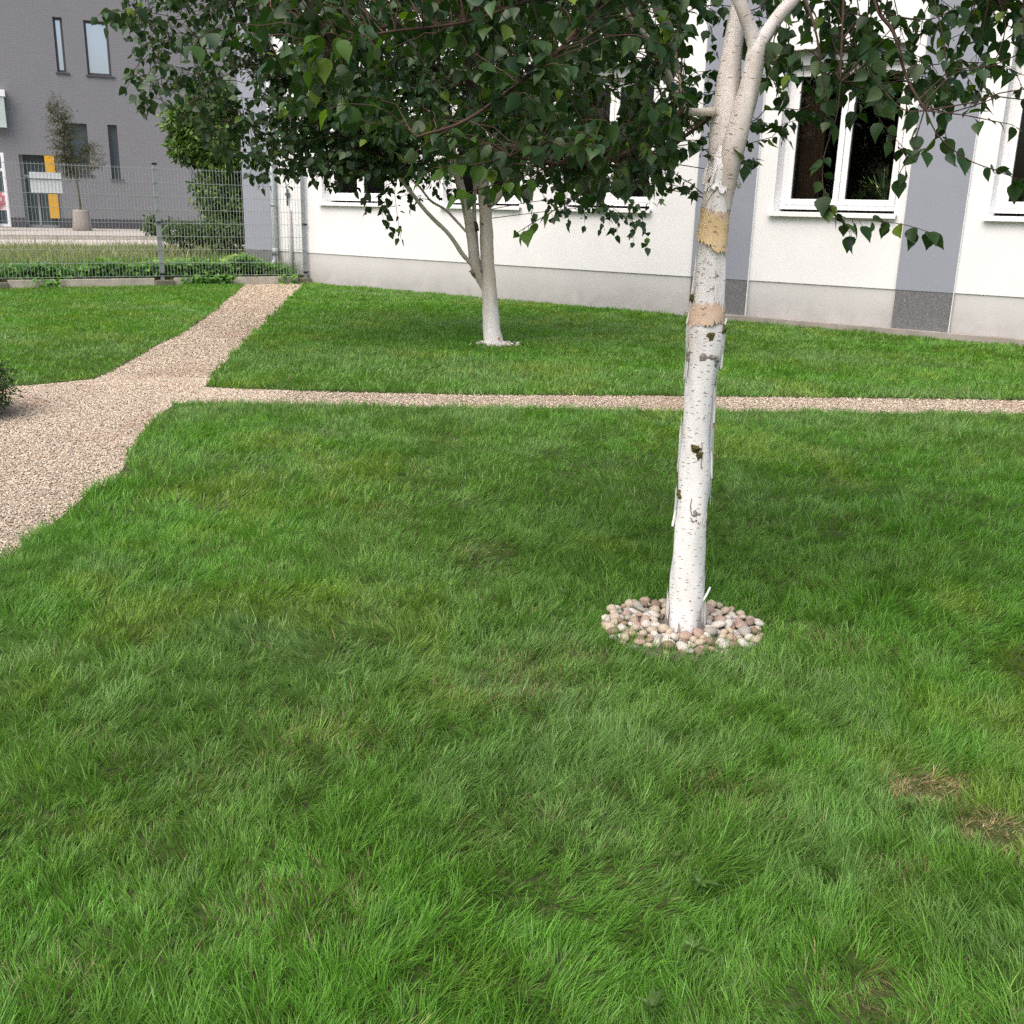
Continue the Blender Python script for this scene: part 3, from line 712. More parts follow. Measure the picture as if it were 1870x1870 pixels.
f = MB(); f.box(a, a + .1, .28, .36, 0, d_); f.box(b - .1, b, .28, .36, 0, d_); f.box(a + .1, b - .1, .28, .36, d_ * .70, d_ * .73); f.box(a + .45, a + .53, .28, .36, 0.02, d_ * .70); f.box(a + .1, b - .1, .28, .36, 0, 0.1)
do = f.build("door", M['zinc'], GB)
g = MB(); g.add([(a + .1, .33, 0.1), (b - .1, .33, 0.1), (b - .1, .33, d_), (a + .1, .33, d_)], [(0, 1, 2, 3)]); g.build("pane", M['doorglass'], do)
g = MB(); g.box(b - .75, b - .70, .20, .26, 0.8, 1.5); g.build("handle", M['brown_metal'], do)
yb = gl_(78, 412); yt = gl_(104, 285)
f = MB(); f.box(gl_(87, 350)[0], b - 0.003, -0.06, 0.26, 0.34, d_ - 0.012); f.build("yellow_reveal", M['yellow'], GB)
r_ = rect((-40, 175), (14, 234))
f = MB(); f.box(r_[0], r_[1], -0.35, -0.02, r_[2], r_[3]); po = f.build("bay_panel", M['panel'], GB)
f = MB(); f.box(r_[0] - .05, r_[1] + .05, -0.40, -0.0, r_[3] + .001, r_[3] + 0.22); f.build("cap", M['whitepaint'], po)
# white framed glazed stand left of the door
K_ = np.array([-16.6, 33.6, 0.28])
def kq(px, py):
    P = hit(px, py, K_, GN) - K_; return P @ GU, P[2]
KS = empty("display_case", tuple(K_), GA); tag(KS, "white framed glazed display case on a leg by the far door", "display case")
x1, z0 = kq(20, 414); x1t, z1 = kq(8, 279); xr = kq(14, 350)[0]; x0 = xr - 1.5; zm = kq(10, 313)[1]
f = MB()
f.box(xr - .09, xr, -.05, .05, z0, z1); f.box(x0, x0 + .09, -.05, .05, z0, z1)
for z in (z0, zm, z1 - .09): f.box(x0 + .09, xr - .09, -.05, .05, z, z + .09)
f.build("frame", M['whitepaint'], KS)
f = MB(); f.box(x0 + .09, xr - .09, -.01, .01, z0 + .09, zm); f.box(x0 + .09, xr - .09, -.01, .01, zm + .09, z1 - .09); f.build("pane", M['doorglass'], KS)
f = MB()
for x in (xr - .42, x0 + .25): f = MB(); f.tube([(x, -.1, 0.0), (x, -.1, z0 + 1.0)], 0.085, 10); f.build("leg", M['whitepaint'], KS)
xa, za = kq(2, 350); xb, zb = kq(13.5, 384)
m = mat("red_white_print", (0.6, 0.3, 0.3), 0.6); v = coords(m)
L(m, ramp(m, noise(m, 9, 3, v), [(0.42, (0.42, 0.10, 0.13)), (0.5, (0.55, 0.32, 0.33)), (0.58, (0.7, 0.66, 0.66))]), bsdf(m).inputs["Base Color"])
f = MB(); f.box(xa - .1, xb, -.04, -.015, zb, za); f.build("poster", m, KS)

# ------------------------------------------------------------------ leaves and trees
_t = np.array([(0, 0, 0), (-.27, .07, 0), (-.42, .26, 0), (-.40, .44, 0), (-.27, .66, 0), (-.11, .86, 0), (0, 1.06, 0), (.11, .86, 0), (.27, .66, 0), (.40, .44, 0), (.42, .26, 0), (.27, .07, 0), (0, .30, 0), (0, .66, 0)])
_fc = [(0, 12, 2, 1), (12, 3, 2), (12, 13, 4, 3), (13, 5, 4), (13, 6, 5), (0, 11, 10, 12), (12, 10, 9), (12, 9, 8, 13), (13, 8, 7), (13, 7, 6)]
_ft = np.array([(0, 0, 0), (-.38, .25, 0), (-.30, .60, 0), (0, 1.05, 0), (.30, .60, 0), (.38, .25, 0), (0, .4, 0)])
_ff = [(0, 6, 2, 1), (6, 3, 2), (0, 5, 4, 6), (6, 4, 3)]
def leaves(P, ax, up, size, col, seed, tmpl='fine', aspect=1.0, fold=0.35, droop=0.22):
    r_ = np.random.RandomState(seed); n = len(P)
    t, fcs = (_t, _fc) if tmpl == 'fine' else (_ft, _ff)
    ax = ax / (np.linalg.norm(ax, axis=1)[:, None] + 1e-9)
    sd = np.cross(ax, up); sd /= np.linalg.norm(sd, axis=1)[:, None] + 1e-9
    nm = np.cross(sd, ax)
    fo = fold * (0.3 + 1.2 * r_.rand(n))[:, None]; dr_ = droop * (r_.rand(n) * 2 - 0.3)[:, None]
    x = t[None, :, 0] * aspect; y = t[None, :, 1]
    x = x * (0.85 + 0.3 * r_.rand(n))[:, None]
    z = np.abs(x) * fo - y * y * dr_ + 0.06 * (r_.rand(n)[:, None] - .5) * np.sin(x * 9 + y * 5)
    s = size[:, None]
    V = P[:, None] + sd[:, None] * (x * s)[..., None] + ax[:, None] * (y * s)[..., None] + nm[:, None] * (z * s)[..., None]
    nv = len(t)
    lp = np.array([i for f in fcs for i in f]); st = np.cumsum([0] + [len(f) for f in fcs[:-1]])
    loops = ((np.arange(n) * nv)[:, None] + lp[None]).ravel(); starts = (np.arange(n)[:, None] * len(lp) + st[None]).ravel()
    return V.reshape(-1, 3), loops, starts, np.repeat(col, nv, axis=0)
def leaf_cols(n, r_, dark, light, odd=0.03, oddc=(0.14, 0.22, 0.03)):
    k = r_.rand(n)[:, None] ** 1.6
    c = (1 - k) * np.array(dark) + k * np.array(light)
    c = np.where((r_.rand(n) < odd)[:, None], np.array(oddc), c)
    return c * (0.8 + 0.4 * r_.rand(n))[:, None]
class Skel:
    def __init__(s): s.pts = []; s.rad = []
    def add(s, P, rr):
        s.pts.append(np.asarray(P)); s.rad.append(np.broadcast_to(rr, (len(P),)))
    def all(s): return np.concatenate(s.pts), np.concatenate(s.rad)
def lerp_r(n, r0, r1): return np.linspace(r0, r1, n)
def grow(sk, T, r_, up=0.12, droop=0.0, pen=2.0, minz=None, npt=9):
    A, _ = sk.all()
    d = np.linalg.norm(A - T, axis=1) + pen * np.maximum(A[:, 2] - T[2] + 0.10, 0) + 0.05 * r_.rand(len(A))
    B = A[np.argmin(d)]; ln = np.linalg.norm(T - B) + 1e-6
    mid_ = (B + T) / 2 + np.array([0, 0, up * ln]) + 0.10 * ln * r_.randn(3)
    t = np.linspace(0, 1, npt)[:, None]
    Q = (1 - t) ** 2 * B + 2 * t * (1 - t) * mid_ + t * t * T
    if droop:
        Q[:, 2] -= droop * t[:, 0] ** 3
    Q[1:-1] += 0.012 * ln * r_.randn(npt - 2, 3)
    return Q, ln
class Foliage:
    def __init__(s): s.P = []; s.ax = []; s.up = []; s.sz = []; s.c = []
    def along(s, Q, r_, step, size, start=0.25, dark=(0.02, 0.055, 0.016), light=(0.05, 0.10, 0.022), hang=0.9, odd=0.03, pet=0.35):
        seg = np.linalg.norm(np.diff(Q, axis=0), axis=1); Lc = np.concatenate([[0], np.cumsum(seg)]); tot = Lc[-1]
        u = np.arange(start * tot, tot, step); u = np.append(u + 0.3 * step * r_.randn(len(u)), tot)
        u = np.clip(u, 0, tot); n = len(u)
        P = np.stack([np.interp(u, Lc, Q[:, k]) for k in range(3)], 1)
        tg = np.stack([np.interp(np.minimum(u + 0.02, tot), Lc, Q[:, k]) - np.interp(np.maximum(u - 0.02, 0), Lc, Q[:, k]) for k in range(3)], 1)
        tg /= np.linalg.norm(tg, axis=1)[:, None] + 1e-9
        sgn = np.where(np.arange(n) % 2 == 0, 1.0, -1.0)[:, None]
        sd = np.cross(tg, np.array([0, 0, 1.0])); sd /= np.linalg.norm(sd, axis=1)[:, None] + 1e-6
        out = 0.55 * sd * sgn + 0.45 * tg + 0.60 * r_.randn(n, 3)
        ax = out + np.array([0, 0, -hang]) * (0.45 + 0.9 * r_.rand(n))[:, None]
        ax /= np.linalg.norm(ax, axis=1)[:, None]
        sz = size * (0.65 + 0.6 * r_.rand(n))
        up = np.array([0, 0, 1.0]) + 0.85 * r_.randn(n, 3) + 0.6 * out
        s.P.append(P + (0.5 * out + np.array([0, 0, -0.25])) * (pet * sz)[:, None]); s.ax.append(ax); s.up.append(up); s.sz.append(sz)
        s.c.append(leaf_cols(n, r_, dark, light, odd))
        return list(zip(P, s.P[-1]))
    def build(s, name, parent, seed, tmpl, aspect=1.0, fold=0.24):
        J = leaves(np.concatenate(s.P), np.concatenate(s.ax), np.concatenate(s.up), np.concatenate(s.sz), np.concatenate(s.c), seed, tmpl, aspect, fold)
        return mesh_np(name, J[0] - np.array(parent.location)[None], J[1], J[2], M['leaf'], parent, col=J[3], smooth=True)
def pts(L_): return np.array([at(*q) for q in L_])

# ---------------------------- the near birch
NB = empty("birch_tree", (0.548, 2.96, 0))
tag(NB, "white barked birch in a cobble ring on the front lawn", "tree")
def local(root, P): return np.asarray(P) - np.array(root.location)
Y0 = 2.96
trunk = pts([(1250, 1185, Y0), (1249, 1155, Y0), (1251, 1120, Y0), (1254, 1060, Y0), (1262, 950, Y0), (1268, 870, Y0), (1273, 780, Y0), (1278, 700, Y0), (1287, 640, Y0), (1289, 600, Y0), (1294, 540, Y0), (1299, 470, Y0), (1306, 400, Y0), (1313, 340, Y0), (1320, 305, Y0), (1327, 272, Y0), (1334, 245, Y0)])
tr_r = [0.935 * q_ for q_ in [.068, .062, .057, .0545, .0505, .049, .047, .0460, .0525, .0535, .047, .0425, .0405, .0425, .0445, .034, .012]]
lst = pts([(1306, 385, Y0), (1311, 335, Y0), (1317, 270, Y0 + .01), (1325, 200, Y0 + .02), (1335, 110, Y0 + .04), (1343, 50, Y0 + .06), (1352, -20, Y0 + .08), (1360, -200, Y0 + .13)])
rst = pts([(1315, 385, Y0 - .004), (1324, 335, Y0 - .012), (1338, 275, Y0 - .025), (1356, 210, Y0 - .03), (1371, 150, Y0 - .03), (1381, 98, Y0 - .03), (1386, 78, Y0 - .03), (1390, 62, Y0 - .03)])
rsa = pts([(1381, 98, Y0 - .03), (1372, 60, Y0 - .03), (1357, 20, Y0 - .04), (1340, -30, Y0 - .05), (1300, -200, Y0 - .1)])
rsb = pts([(1381, 98, Y0 - .03), (1397, 65, Y0 - .02), (1425, 25, Y0), (1460, -15, Y0 + .02), (1560, -160, Y0 + .1)])
sk = Skel()
tm = MB()
for P, rr, n in ((trunk, tr_r, 28), (lst, [.029, .032, .034, .035, .029, .025, .023, .018], 20), (rst, [.029, .033, .031, .029, .0265, .0255, .019, .009], 20), (rsa, [.018, .019, .018, .017, .013], 14), (rsb, [.018, .0195, .0185, .017, .012], 14)):
    SP = smooth_path(local(NB, P), 8); rr = np.interp(np.linspace(0, 1, len(SP)), np.linspace(0, 1, len(P)), rr)
    tb_ = tm if P is trunk else MB(); tb_.tube(SP, rr, n, 0, True, 0.06, len(P), 0.3 * len(P))
    if P is not trunk: tb_.build('stem', M['bark_mid'], NB)
    if P is not trunk: sk.add(smooth_path(P, 5), 0.03)
sk_tr = smooth_path(trunk, 6)
tm.build("trunk", M['bark'], NB)
limbs = []
for Lp, r0, r1 in (([(1303, 204, Y0), (1270, 205, Y0 - .05), (1246, 196, Y0 - .10), (1226, 150, Y0 - .16), (1196, 86, Y0 - .22), (1152, 36, Y0 - .28), (1105, -40, Y0 - .35), (1040, -160, Y0 - .45)], .0115, .005),
                   ([(1248, 196, Y0 - .10), (1222, 222, Y0 - .15), (1200, 234, Y0 - .2), (1150, 275, Y0 - .27), (1085, 297, Y0 - .33), (1020, 300, Y0 - .40), (930, 285, Y0 - .5)], .0075, .003),
                   ([(1297, 214, Y0), (1252, 248, Y0 + .08), (1215, 275, Y0 + .18), (1150, 295, Y0 + .3), (1080, 310, Y0 + .42)], .006, .003),
                   ([(1246, 190, Y0 - .1), (1243, 150, Y0 + .0), (1233, 95, Y0 + .1), (1220, 20, Y0 + .2), (1210, -80, Y0 + .3)], .006, .003),
                   ([(1352, -20, Y0 + .08), (1200, -60, Y0 - .1), (1000, -10, Y0 - .3), (850, 40, Y0 - .42), (700, 60, Y0 - .55), (610, 90, Y0 - .6)], .0055, .002),
                   ([(1360, -200, Y0 + .13), (1150, -160, Y0 + .2), (950, -80, Y0 + .3), (800, 0, Y0 + .35), (680, 60, Y0 + .4)], .006, .002),
                   ([(1150, -95, Y0 - .12), (1050, 60, Y0 - .42), (950, 150, Y0 - .55), (850, 220, Y0 - .62), (760, 250, Y0 - .66)], .007, .0025),
                   ([(1560, -160, Y0 + .1), (1585, -60, Y0 - .1), (1604, 18, Y0 - .25), (1632, 60, Y0 - .30), (1655, 140, Y0 - .36), (1690, 202, Y0 - .4)], .0065, .0028),
                   ([(1560, -160, Y0 + .1), (1680, -140, Y0 - .05), (1760, -90, Y0 - .15), (1810, -10, Y0 - .2)], .007, .003),
                   ([(1460, -15, Y0 + .02), (1475, 10, Y0 - .05), (1490, 60, Y0 - .1), (1500, 110, Y0 - .12)], .005, .002),
                   ([(1560, -160, Y0 + .1), (1545, -60, Y0 + .05), (1538, 60, Y0 - .02), (1535, 150, Y0 - .06)], .006, .0024)):
    P = smooth_path(pts(Lp), 6); limbs.append((P, lerp_r(len(P), r0, r1))); sk.add(P, 0.005)
# upper limbs above the picture
for k in range(16):
    a = 2.399 * k; h = 1.95 + 0.14 * k; ln = 0.95 * (1 - 0.3 * k / 16)
    b = np.array([0.56 + .02 * math.cos(a), 3.02 + .02 * math.sin(a), h])
    e2 = b + np.array([ln * math.cos(a), ln * math.sin(a), 0.45 * ln])
    P = smooth_path([b, (b + e2) / 2 + [0, 0, .12], e2], 6); limbs.append((P, lerp_r(len(P), .012, .004))); sk.add(P, .005)
tp = smooth_path(np.array([lst[-1], lst[-1] + [0, .03, .8], lst[-1] + [.05, 0, 1.7], lst[-1] + [0, .05, 2.4]]), 6)
limbs.append((tp, lerp_r(len(tp), .018, .004))); sk.add(tp, .01)
bm_ = MB(); tw = MB(); fo_n = Foliage(); r_ = np.random.RandomState(51)
for i, (P, rr) in enumerate(limbs):
    q = MB(); q.tube(local(NB, P), rr, 8, 0, True, 0.08, 3 + i); q.build("limb", M['bark_far'] if i == 0 else M['bark_limb'] if i == 3 or i > 10 else M['twig'], NB)
def twig_n(Q, size=0.062, step=0.036, start=0.3, r0=.0019, bright=0, hang=0.9, odd=.03):
    tw.tube(local(NB, Q), lerp_r(len(Q), r0, .0008), 5, 0, False)
    dk, lt = ((0.020, 0.054, 0.018), (0.055, 0.108, 0.027))
    if bright: dk, lt = ((0.055, 0.125, 0.018), (0.10, 0.20, 0.024))
    for a, b in fo_n.along(Q, r_, step, size, start, dk, lt, hang, odd):
        tw.tube(local(NB, np.array([a, b])), 0.0007, 4, 0, False)
SPR = [([(1690, 202, -.4), (1725, 206, -.42), (1765, 211, -.43), (1820, 222, -.45), (1850, 228, -.46)], .02), ([(1690, 202, -.4), (1715, 250, -.42), (1765, 290, -.45), (1815, 310, -.47), (1862, 328, -.48)], .2),
       ([(1700, -30, -.3), (1722, 70, -.34), (1730, 150, -.36), (1724, 225, -.37), (1733, 268, -.38)], .25), ([(1815, -20, -.2), (1836, 40, -.22), (1822, 100, -.25), (1795, 140, -.28), (1782, 195, -.3)], .15),
       ([(1604, 18, -.25), (1650, 32, -.27), (1705, 34, -.3), (1750, 10, -.32)], .2), ([(1590, -60, -.1), (1584, 60, -.12), (1592, 120, -.14), (1612, 165, -.16), (1660, 192, -.18)], .3),
       ([(1535, 150, -.06), (1528, 210, -.1), (1506, 280, -.14), (1502, 330, -.17), (1512, 372, -.18), (1545, 398, -.2), (1600, 403, -.22), (1655, 411, -.24), (1700, 425, -.26)], .32),
       ([(1506, 345, -.17), (1515, 380, -.19), (1545, 412, -.2), (1556, 425, -.2)], .1), ([(1500, 110, -.12), (1470, 90, -.14), (1440, 120, -.16), (1440, 165, -.18)], .3),
       ([(1490, 60, -.1), (1500, 130, -.13), (1512, 190, -.15), (1515, 225, -.16)], .1), ([(1556, -60, .05), (1575, 60, 0), (1592, 150, -.03), (1605, 215, -.06), (1648, 268, -.08)], .3),
       ([(1688, 200, -.4), (1676, 240, -.41), (1668, 265, -.42), (1690, 275, -.42)], .3), ([(1810, -10, -.2), (1850, 20, -.22), (1885, 50, -.24), (1900, 90, -.25)], .2), ([(1425, 25, 0), (1412, 80, -.05), (1410, 120, -.08), (1400, 150, -.09)], .3),
       ([(1690, 202, -.4), (1650, 200, -.38), (1610, 160, -.34), (1590, 130, -.32)], .1), ([(1655, 140, -.36), (1640, 80, -.36), (1620, 70, -.38), (1600, 85, -.38)], .3), ([(1560, -160, .1), (1460, -60, .1), (1440, 20, .1), (1432, 90, .1)], .5),
       ([(1538, 60, -.02), (1560, 110, .05), (1570, 170, .1), (1560, 215, .1)], .2), ([(1640, 268, -.08), (1655, 290, -.09), (1640, 320, -.1)], .1), ([(1785, -60, -.1), (1770, 40, -.05), (1755, 90, -.02)], .3), ([(1740, -60, .1), (1690, 20, .12), (1680, 80, .14)], .4),
       ([(1620, -60, .2), (1640, 30, .22), (1650, 70, .25)], .4), ([(1870, -40, -.3), (1868, 40, -.32), (1872, 100, -.33)], .2)]
for Lp, st in SPR:
    Q = smooth_path(pts([(a, b, Y0 + c) for a, b, c in Lp]), 5); twig_n(Q, 0.040, 0.020, st)
SPL = [([(610, 90, -.6), (580, 100, -.62), (568, 118, -.63)], .0, 1), ([(700, 60, -.55), (640, 70, -.6), (600, 60, -.64), (570, 75, -.66)], .3, 1), ([(760, 250, -.66), (700, 200, -.7), (640, 190, -.74), (610, 195, -.76)], .3, 0), ([(850, 220, -.62), (780, 260, -.66), (740, 300, -.68)], .3, 0),
       ([(930, 285, -.5), (870, 300, -.54), (800, 305, -.58), (775, 318, -.6)], .2, 1), ([(1020, 300, -.4), (930, 330, -.45), (860, 350, -.5), (838, 362, -.52)], .3, 1), ([(1020, 300, -.4), (960, 340, -.42), (900, 345, -.44)], .2, 0),
       ([(1085, 297, -.33), (1060, 350, -.36), (1010, 385, -.4), (965, 412, -.42), (945, 425, -.43)], .5, 1), ([(1080, 310, .42), (1030, 340, .46), (1010, 372, .48)], .2, 0), ([(1150, 275, -.27), (1110, 330, -.3), (1080, 355, -.32)], .2, 0),
       ([(1150, 295, .3), (1180, 290, .32), (1195, 320, .33)], .2, 0), ([(1215, 275, .18), (1225, 285, .2), (1240, 300, .2)], .1, 0), ([(1340, 285, 0), (1350, 295, -.03), (1366, 300, -.05)], .2, 0)]
for Lp, st, br in SPL:
    Q = smooth_path(pts([(a, b, Y0 + c) for a, b, c in Lp]), 5); twig_n(Q, 0.040, 0.020, st, bright=br)
def bottom_ok(T):                        # crown floor rises outwards on the path side
    zmin = np.interp(T[0], [-0.95, -0.62, -0.3, 0.0, 0.35, 0.6, 0.9, 1.4], [1.62, 1.56, 1.44, 1.37, 1.36, 1.42, 1.55, 1.62])
    return T[2] > zmin
cnt = 0
while cnt < 500:                         # the low left side of the crown
    T = np.array([0.50 - 1.25 * r_.rand() ** 1.3, r_.uniform(2.25, 3.75), r_.uniform(1.36, 2.0)])
    if not bottom_ok(T) or (T[1] < 3.02 and T[0] > 0.42): continue
    Q, ln = grow(sk, T, r_, 0.10, 0.04, 1.0)
    if ln > 0.75: continue
    twig_n(Q, 0.035, 0.0175, 0.25 if ln < 0.3 else 0.5); cnt += 1
cnt = 0
while cnt < 150:                          # sparse right side
    T = np.array([r_.uniform(0.62, 1.85), r_.uniform(2.5, 3.9), 0]); T[2] = r_.uniform(np.interp(T[0], [.6, .8, 1.0, 1.3, 1.9], [1.50, 1.46, 1.60, 1.66, 1.62]), 2.1)
    if T[1] < 3.05 and T[0] < 0.80: continue
    Q, ln = grow(sk, T, r_, 0.10, 0.06, 1.0)
    if ln > 0.8: continue
    twig_n(Q, 0.035, 0.021, 0.45); cnt += 1
cnt = 0
while cnt < 330:                         # the crown above the picture
    v3 = r_.randn(3); v3 /= np.linalg.norm(v3); T = np.array([0.55, 3.0, 3.05]) + v3 * np.array([1.25, 1.2, 1.45]) * r_.rand() ** 0.4
    if T[2] < 1.95: continue
    Q, ln = grow(sk, T, r_, 0.10, 0.05, 1.0)
    if ln > 1.0: continue
    twig_n(Q, 0.054, 0.04, 0.3); cnt += 1
tw.build("twigs", M['twig'], NB)
fo_n.build("crown", NB, 61, 'fine')
# bark details: bands where the skin has peeled, curls, scars, lichen
def trunk_at(py, P=trunk, rr=tr_r):      # centre, radius at a height given by a photo row
    ys = [q[1] for q in [(1250, 1185), (0, 1155), (0, 1120), (0, 1060), (0, 950), (0, 870), (0, 780), (0, 700), (0, 640), (0, 600), (0, 540), (0, 470), (0, 400), (0, 340), (0, 305), (0, 272), (0, 245)]]
    k = np.interp(-py, [-y for y in ys], np.arange(len(ys)))
    c = np.array([np.interp(k, np.arange(len(ys)), P[:, j]) for j in range(3)]); return c, np.interp(k, np.arange(len(ys)), rr)
VIEW = math.atan2(-2.96, -0.548)          # direction from the trunk towards the viewer
def skin(y0, y1, a0, a1, lift, material, name, ragged=0.15, curl=0.0, seed=1, ny=10, na=18, slant=0.0, side=0):
    r_ = np.random.RandomState(seed); vs = []; uv = []
    e0, e1 = r_.randn(na + 1) * ragged, r_.randn(na + 1) * ragged
    for i in range(ny + 1):
        for j in range(na + 1):
            u = j / na; t = i / ny
            lo = y0 + (y1 - y0) * (e0[j] * .5 + slant * (u - .5)); hi = y1 + (y1 - y0) * (e1[j] * .5 + slant * (u - .5))
            c, rr = trunk_at(lo + (hi - lo) * t)
            th = VIEW + R(a0 + (a1 - a0) * u)
            cu = curl * ((u ** 3) if side > 0 else ((1 - u) ** 3) if side < 0 else t ** 3)
            rad = rr * (1.02 + 0.012 * math.sin(3 * th + 7 * t)) + lift + cu
            vs.append(c + rad * np.array([math.cos(th), math.sin(th), 0])); uv.append((u * 0.12 + seed, t * abs(y1 - y0) / 700 + seed * .3, rr))
    fs = [(i * (na + 1) + j, i * (na + 1) + j + 1, (i + 1) * (na + 1) + j + 1, (i + 1) * (na + 1) + j) for i in range(ny) for j in range(na)]
    q = MB(); q.add([local(NB, v_) for v_ in vs], fs, 0, True, uv); return q.build(name, material, NB)
skin(386, 444, -88, 72, .0028, M['bark_peach'], "peeled_band", .17, 0, 2, na=30, slant=.25)
skin(392, 448, -86, 55, .0046, M['bark_tan'], "loose_bark", .10, .006, 3, na=30, slant=.6)
skin(552, 590, -80, 78, .0035, M['bark_peach'], "peeled_band", .20, 0, 4, na=30, slant=-.2)
for i, (y0, y1, a0, a1, cu, sd) in enumerate([(452, 552, 20, 62, .010, 1), (300, 384, -70, -20, .006, -1), (600, 660, 60, 100, .012, 1), (700, 820, 62, 96, .010, 1), (780, 860, -100, -70, .012, -1), (820, 905, 66, 100, .012, 1), (900, 948, -104, -72, .014, -1),
                                             (1100, 1150, 62, 100, .02, 1), (1128, 1162, -30, 34, .006, 0), (560, 640, -102, -72, .012, -1), (640, 690, -95, -60, .008, -1), (318, 350, -60, 30, .012, 0), (1090, 1150, -100, -66, .012, -1), (460, 540, -98, -66, .008, -1), (1040, 1100, 70, 96, .006, 1), (925, 945, 20, 70, .006, 0)]):
    skin(y0, y1, a0, a1, .0006, M['bark'], "loose_bark", .30, cu * .5, 10 + i, 12, 14, 0.15 * math.sin(i * 2.3), sd)
for i, (y0, y1, a0, a1) in enumerate([(700, 770, 84, 104), (840, 880, -104, -88), (270, 290, -110, -86), (480, 545, -104, -90)]):
    skin(y0, y1, a0, a1, .002, M['bark_rust'], "loose_bark", .2, .006, 40 + i, 6, 5)
def lump(py, ang, w, h, d, material, name, seed, flat=0.5):
    r_ = np.random.RandomState(seed); c, rr = trunk_at(py); th = VIEW + R(ang)
    nrm = np.array([math.cos(th), math.sin(th), 0]); tan = np.array([-math.sin(th), math.cos(th), 0]); o_ = c + nrm * (rr * 0.98)
    vs = []; n1, n2 = 7, 14
    ph = r_.rand(6) * 6.28
    for i in range(n1 + 1):
        a = math.pi / 2 * i / n1
        for j in range(n2):
            b = 2 * math.pi * j / n2
            k = 1 + .22 * math.sin(3 * b + ph[0]) + .15 * math.sin(5 * b + ph[1]) + .10 * r_.randn()
            vs.append(o_ + tan * (w * math.sin(a) * math.cos(b) * k) + np.array([0, 0, 1]) * (h * math.sin(a) * math.sin(b) * k) + nrm * (d * math.cos(a) * (1 + .3 * r_.randn()) - 0.002))
    fs = [(i * n2 + j, i * n2 + (j + 1) % n2, (i + 1) * n2 + (j + 1) % n2, (i + 1) * n2 + j) for i in range(n1) for j in range(n2)]
    q = MB(); q.add([local(NB, v_) for v_ in vs], fs, 0, True); return q.build(name, material, NB)
for i, (py, an, w_, h_, d_, mm) in enumerate([(611, 18, .011, .012, .004, 'lichen'), (813, -2, .014, .012, .012, 'lichen'), (825, 14, .010, .014, .007, 'lichen'), (900, -62, .013, .017, .008, 'lichen'), (545, -74, .010, .013, .010, 'lichen'), (600, 74, .012, .016, .010, 'lichen'),
                                              (648, 10, .024, .010, .003, 'bark_grey'), (650, -68, .014, .018, .008, 'bark_grey'), (482, 2, .010, .011, .003, 'bark_grey'), (502, 24, .012, .013, .004, 'bark_grey'), (525, 18, .009, .012, .003, 'bark_grey'), (930, 18, .013, .011, .006, 'bark_grey'), (768, 12, .006, .007, .004, 'bark_grey'),
                                              (690, -22, .006, .004, .003, 'bark_grey'), (655, 52, .010, .016, .006, 'bark_grey'), (1085, 0, .016, .008, .002, 'bark_grey'), (1055, -40, .005, .006, .003, 'bark_grey'), (965, 4, .014, .005, .0015, 'bark_grey'), (330, -34, .012, .014, .010, 'bark_limb'), (1050, 58, .004, .005, .003, 'bark_grey'), (735, -6, .004, .003, .002, 'bark_grey')]):
    lump(py, an, w_, h_, d_, M[mm], "lichen_patch" if mm == 'lichen' else "knot", 70 + i)
skin(1136, 1180, -110, 110, .0065, M['bark_grey'], "root_collar", .75, .006, 9, 8, 40)

# curled rolls of bark, and cracks where a sheet has split
def onskin(py, an, lift):
    c, rr = trunk_at(py); th = VIEW + R(an); return c + (rr + lift) * np.array([math.cos(th), math.sin(th), 0])
for i, (p1, a1, l1_, p2, a2, l2_, rd) in enumerate([(318, 62, .000, 342, 88, .016, .0055), (292, -72, .002, 338, -66, .008, .006), (300, -20, .003, 340, -30, .007, .0045), (1092, 76, .002, 1070, 96, .022, .0030), (705, 88, .001, 770, 84, .004, .0030), (640, 86, .002, 672, 92, .008, .0035),
                                                   (932, -88, .001, 962, -80, .008, .0035), (470, -84, .002, 560, -86, .004, .0028), (820, 80, .002, 870, 84, .006, .003), (560, -78, .001, 592, -84, .006, .003), (598, 70, .001, 580, 92, .008, .003), (335, 20, .002, 341, 50, .004, .0025)]):
    q = MB(); Q = np.array([onskin(p1 + (p2 - p1) * t, a1 + (a2 - a1) * t, l1_ + (l2_ - l1_) * t) for t in np.linspace(0, 1, 6)])
    q.tube(local(NB, Q), np.array([.6, .9, 1.1, 1, 1.15, .8]) * rd, 9, 0, False, .15, i); q.build("bark_curl", M['bark'], NB)
for i, (p1, a1, p2, a2) in enumerate([(332, 12, 384, -62), (300, 8, 335, 20), (392, -40, 428, 62), (588, -60, 590, 66), (905, -6, 930, -2), (940, -4, 946, 30), (555, -70, 590, -64), (800, 20, 850, 26), (1100, 60, 1150, 66)]):
    q = MB(); Q = np.array([onskin(p1 + (p2 - p1) * t + 3 * math.sin(9 * t + i), a1 + (a2 - a1) * t + 2 * math.sin(14 * t), .0012) for t in np.linspace(0, 1, 14)])
    q.tube(local(NB, Q), .0011, 5, 0, True, .4, i); q.build("bark_crack", M['bark_limb'], NB)

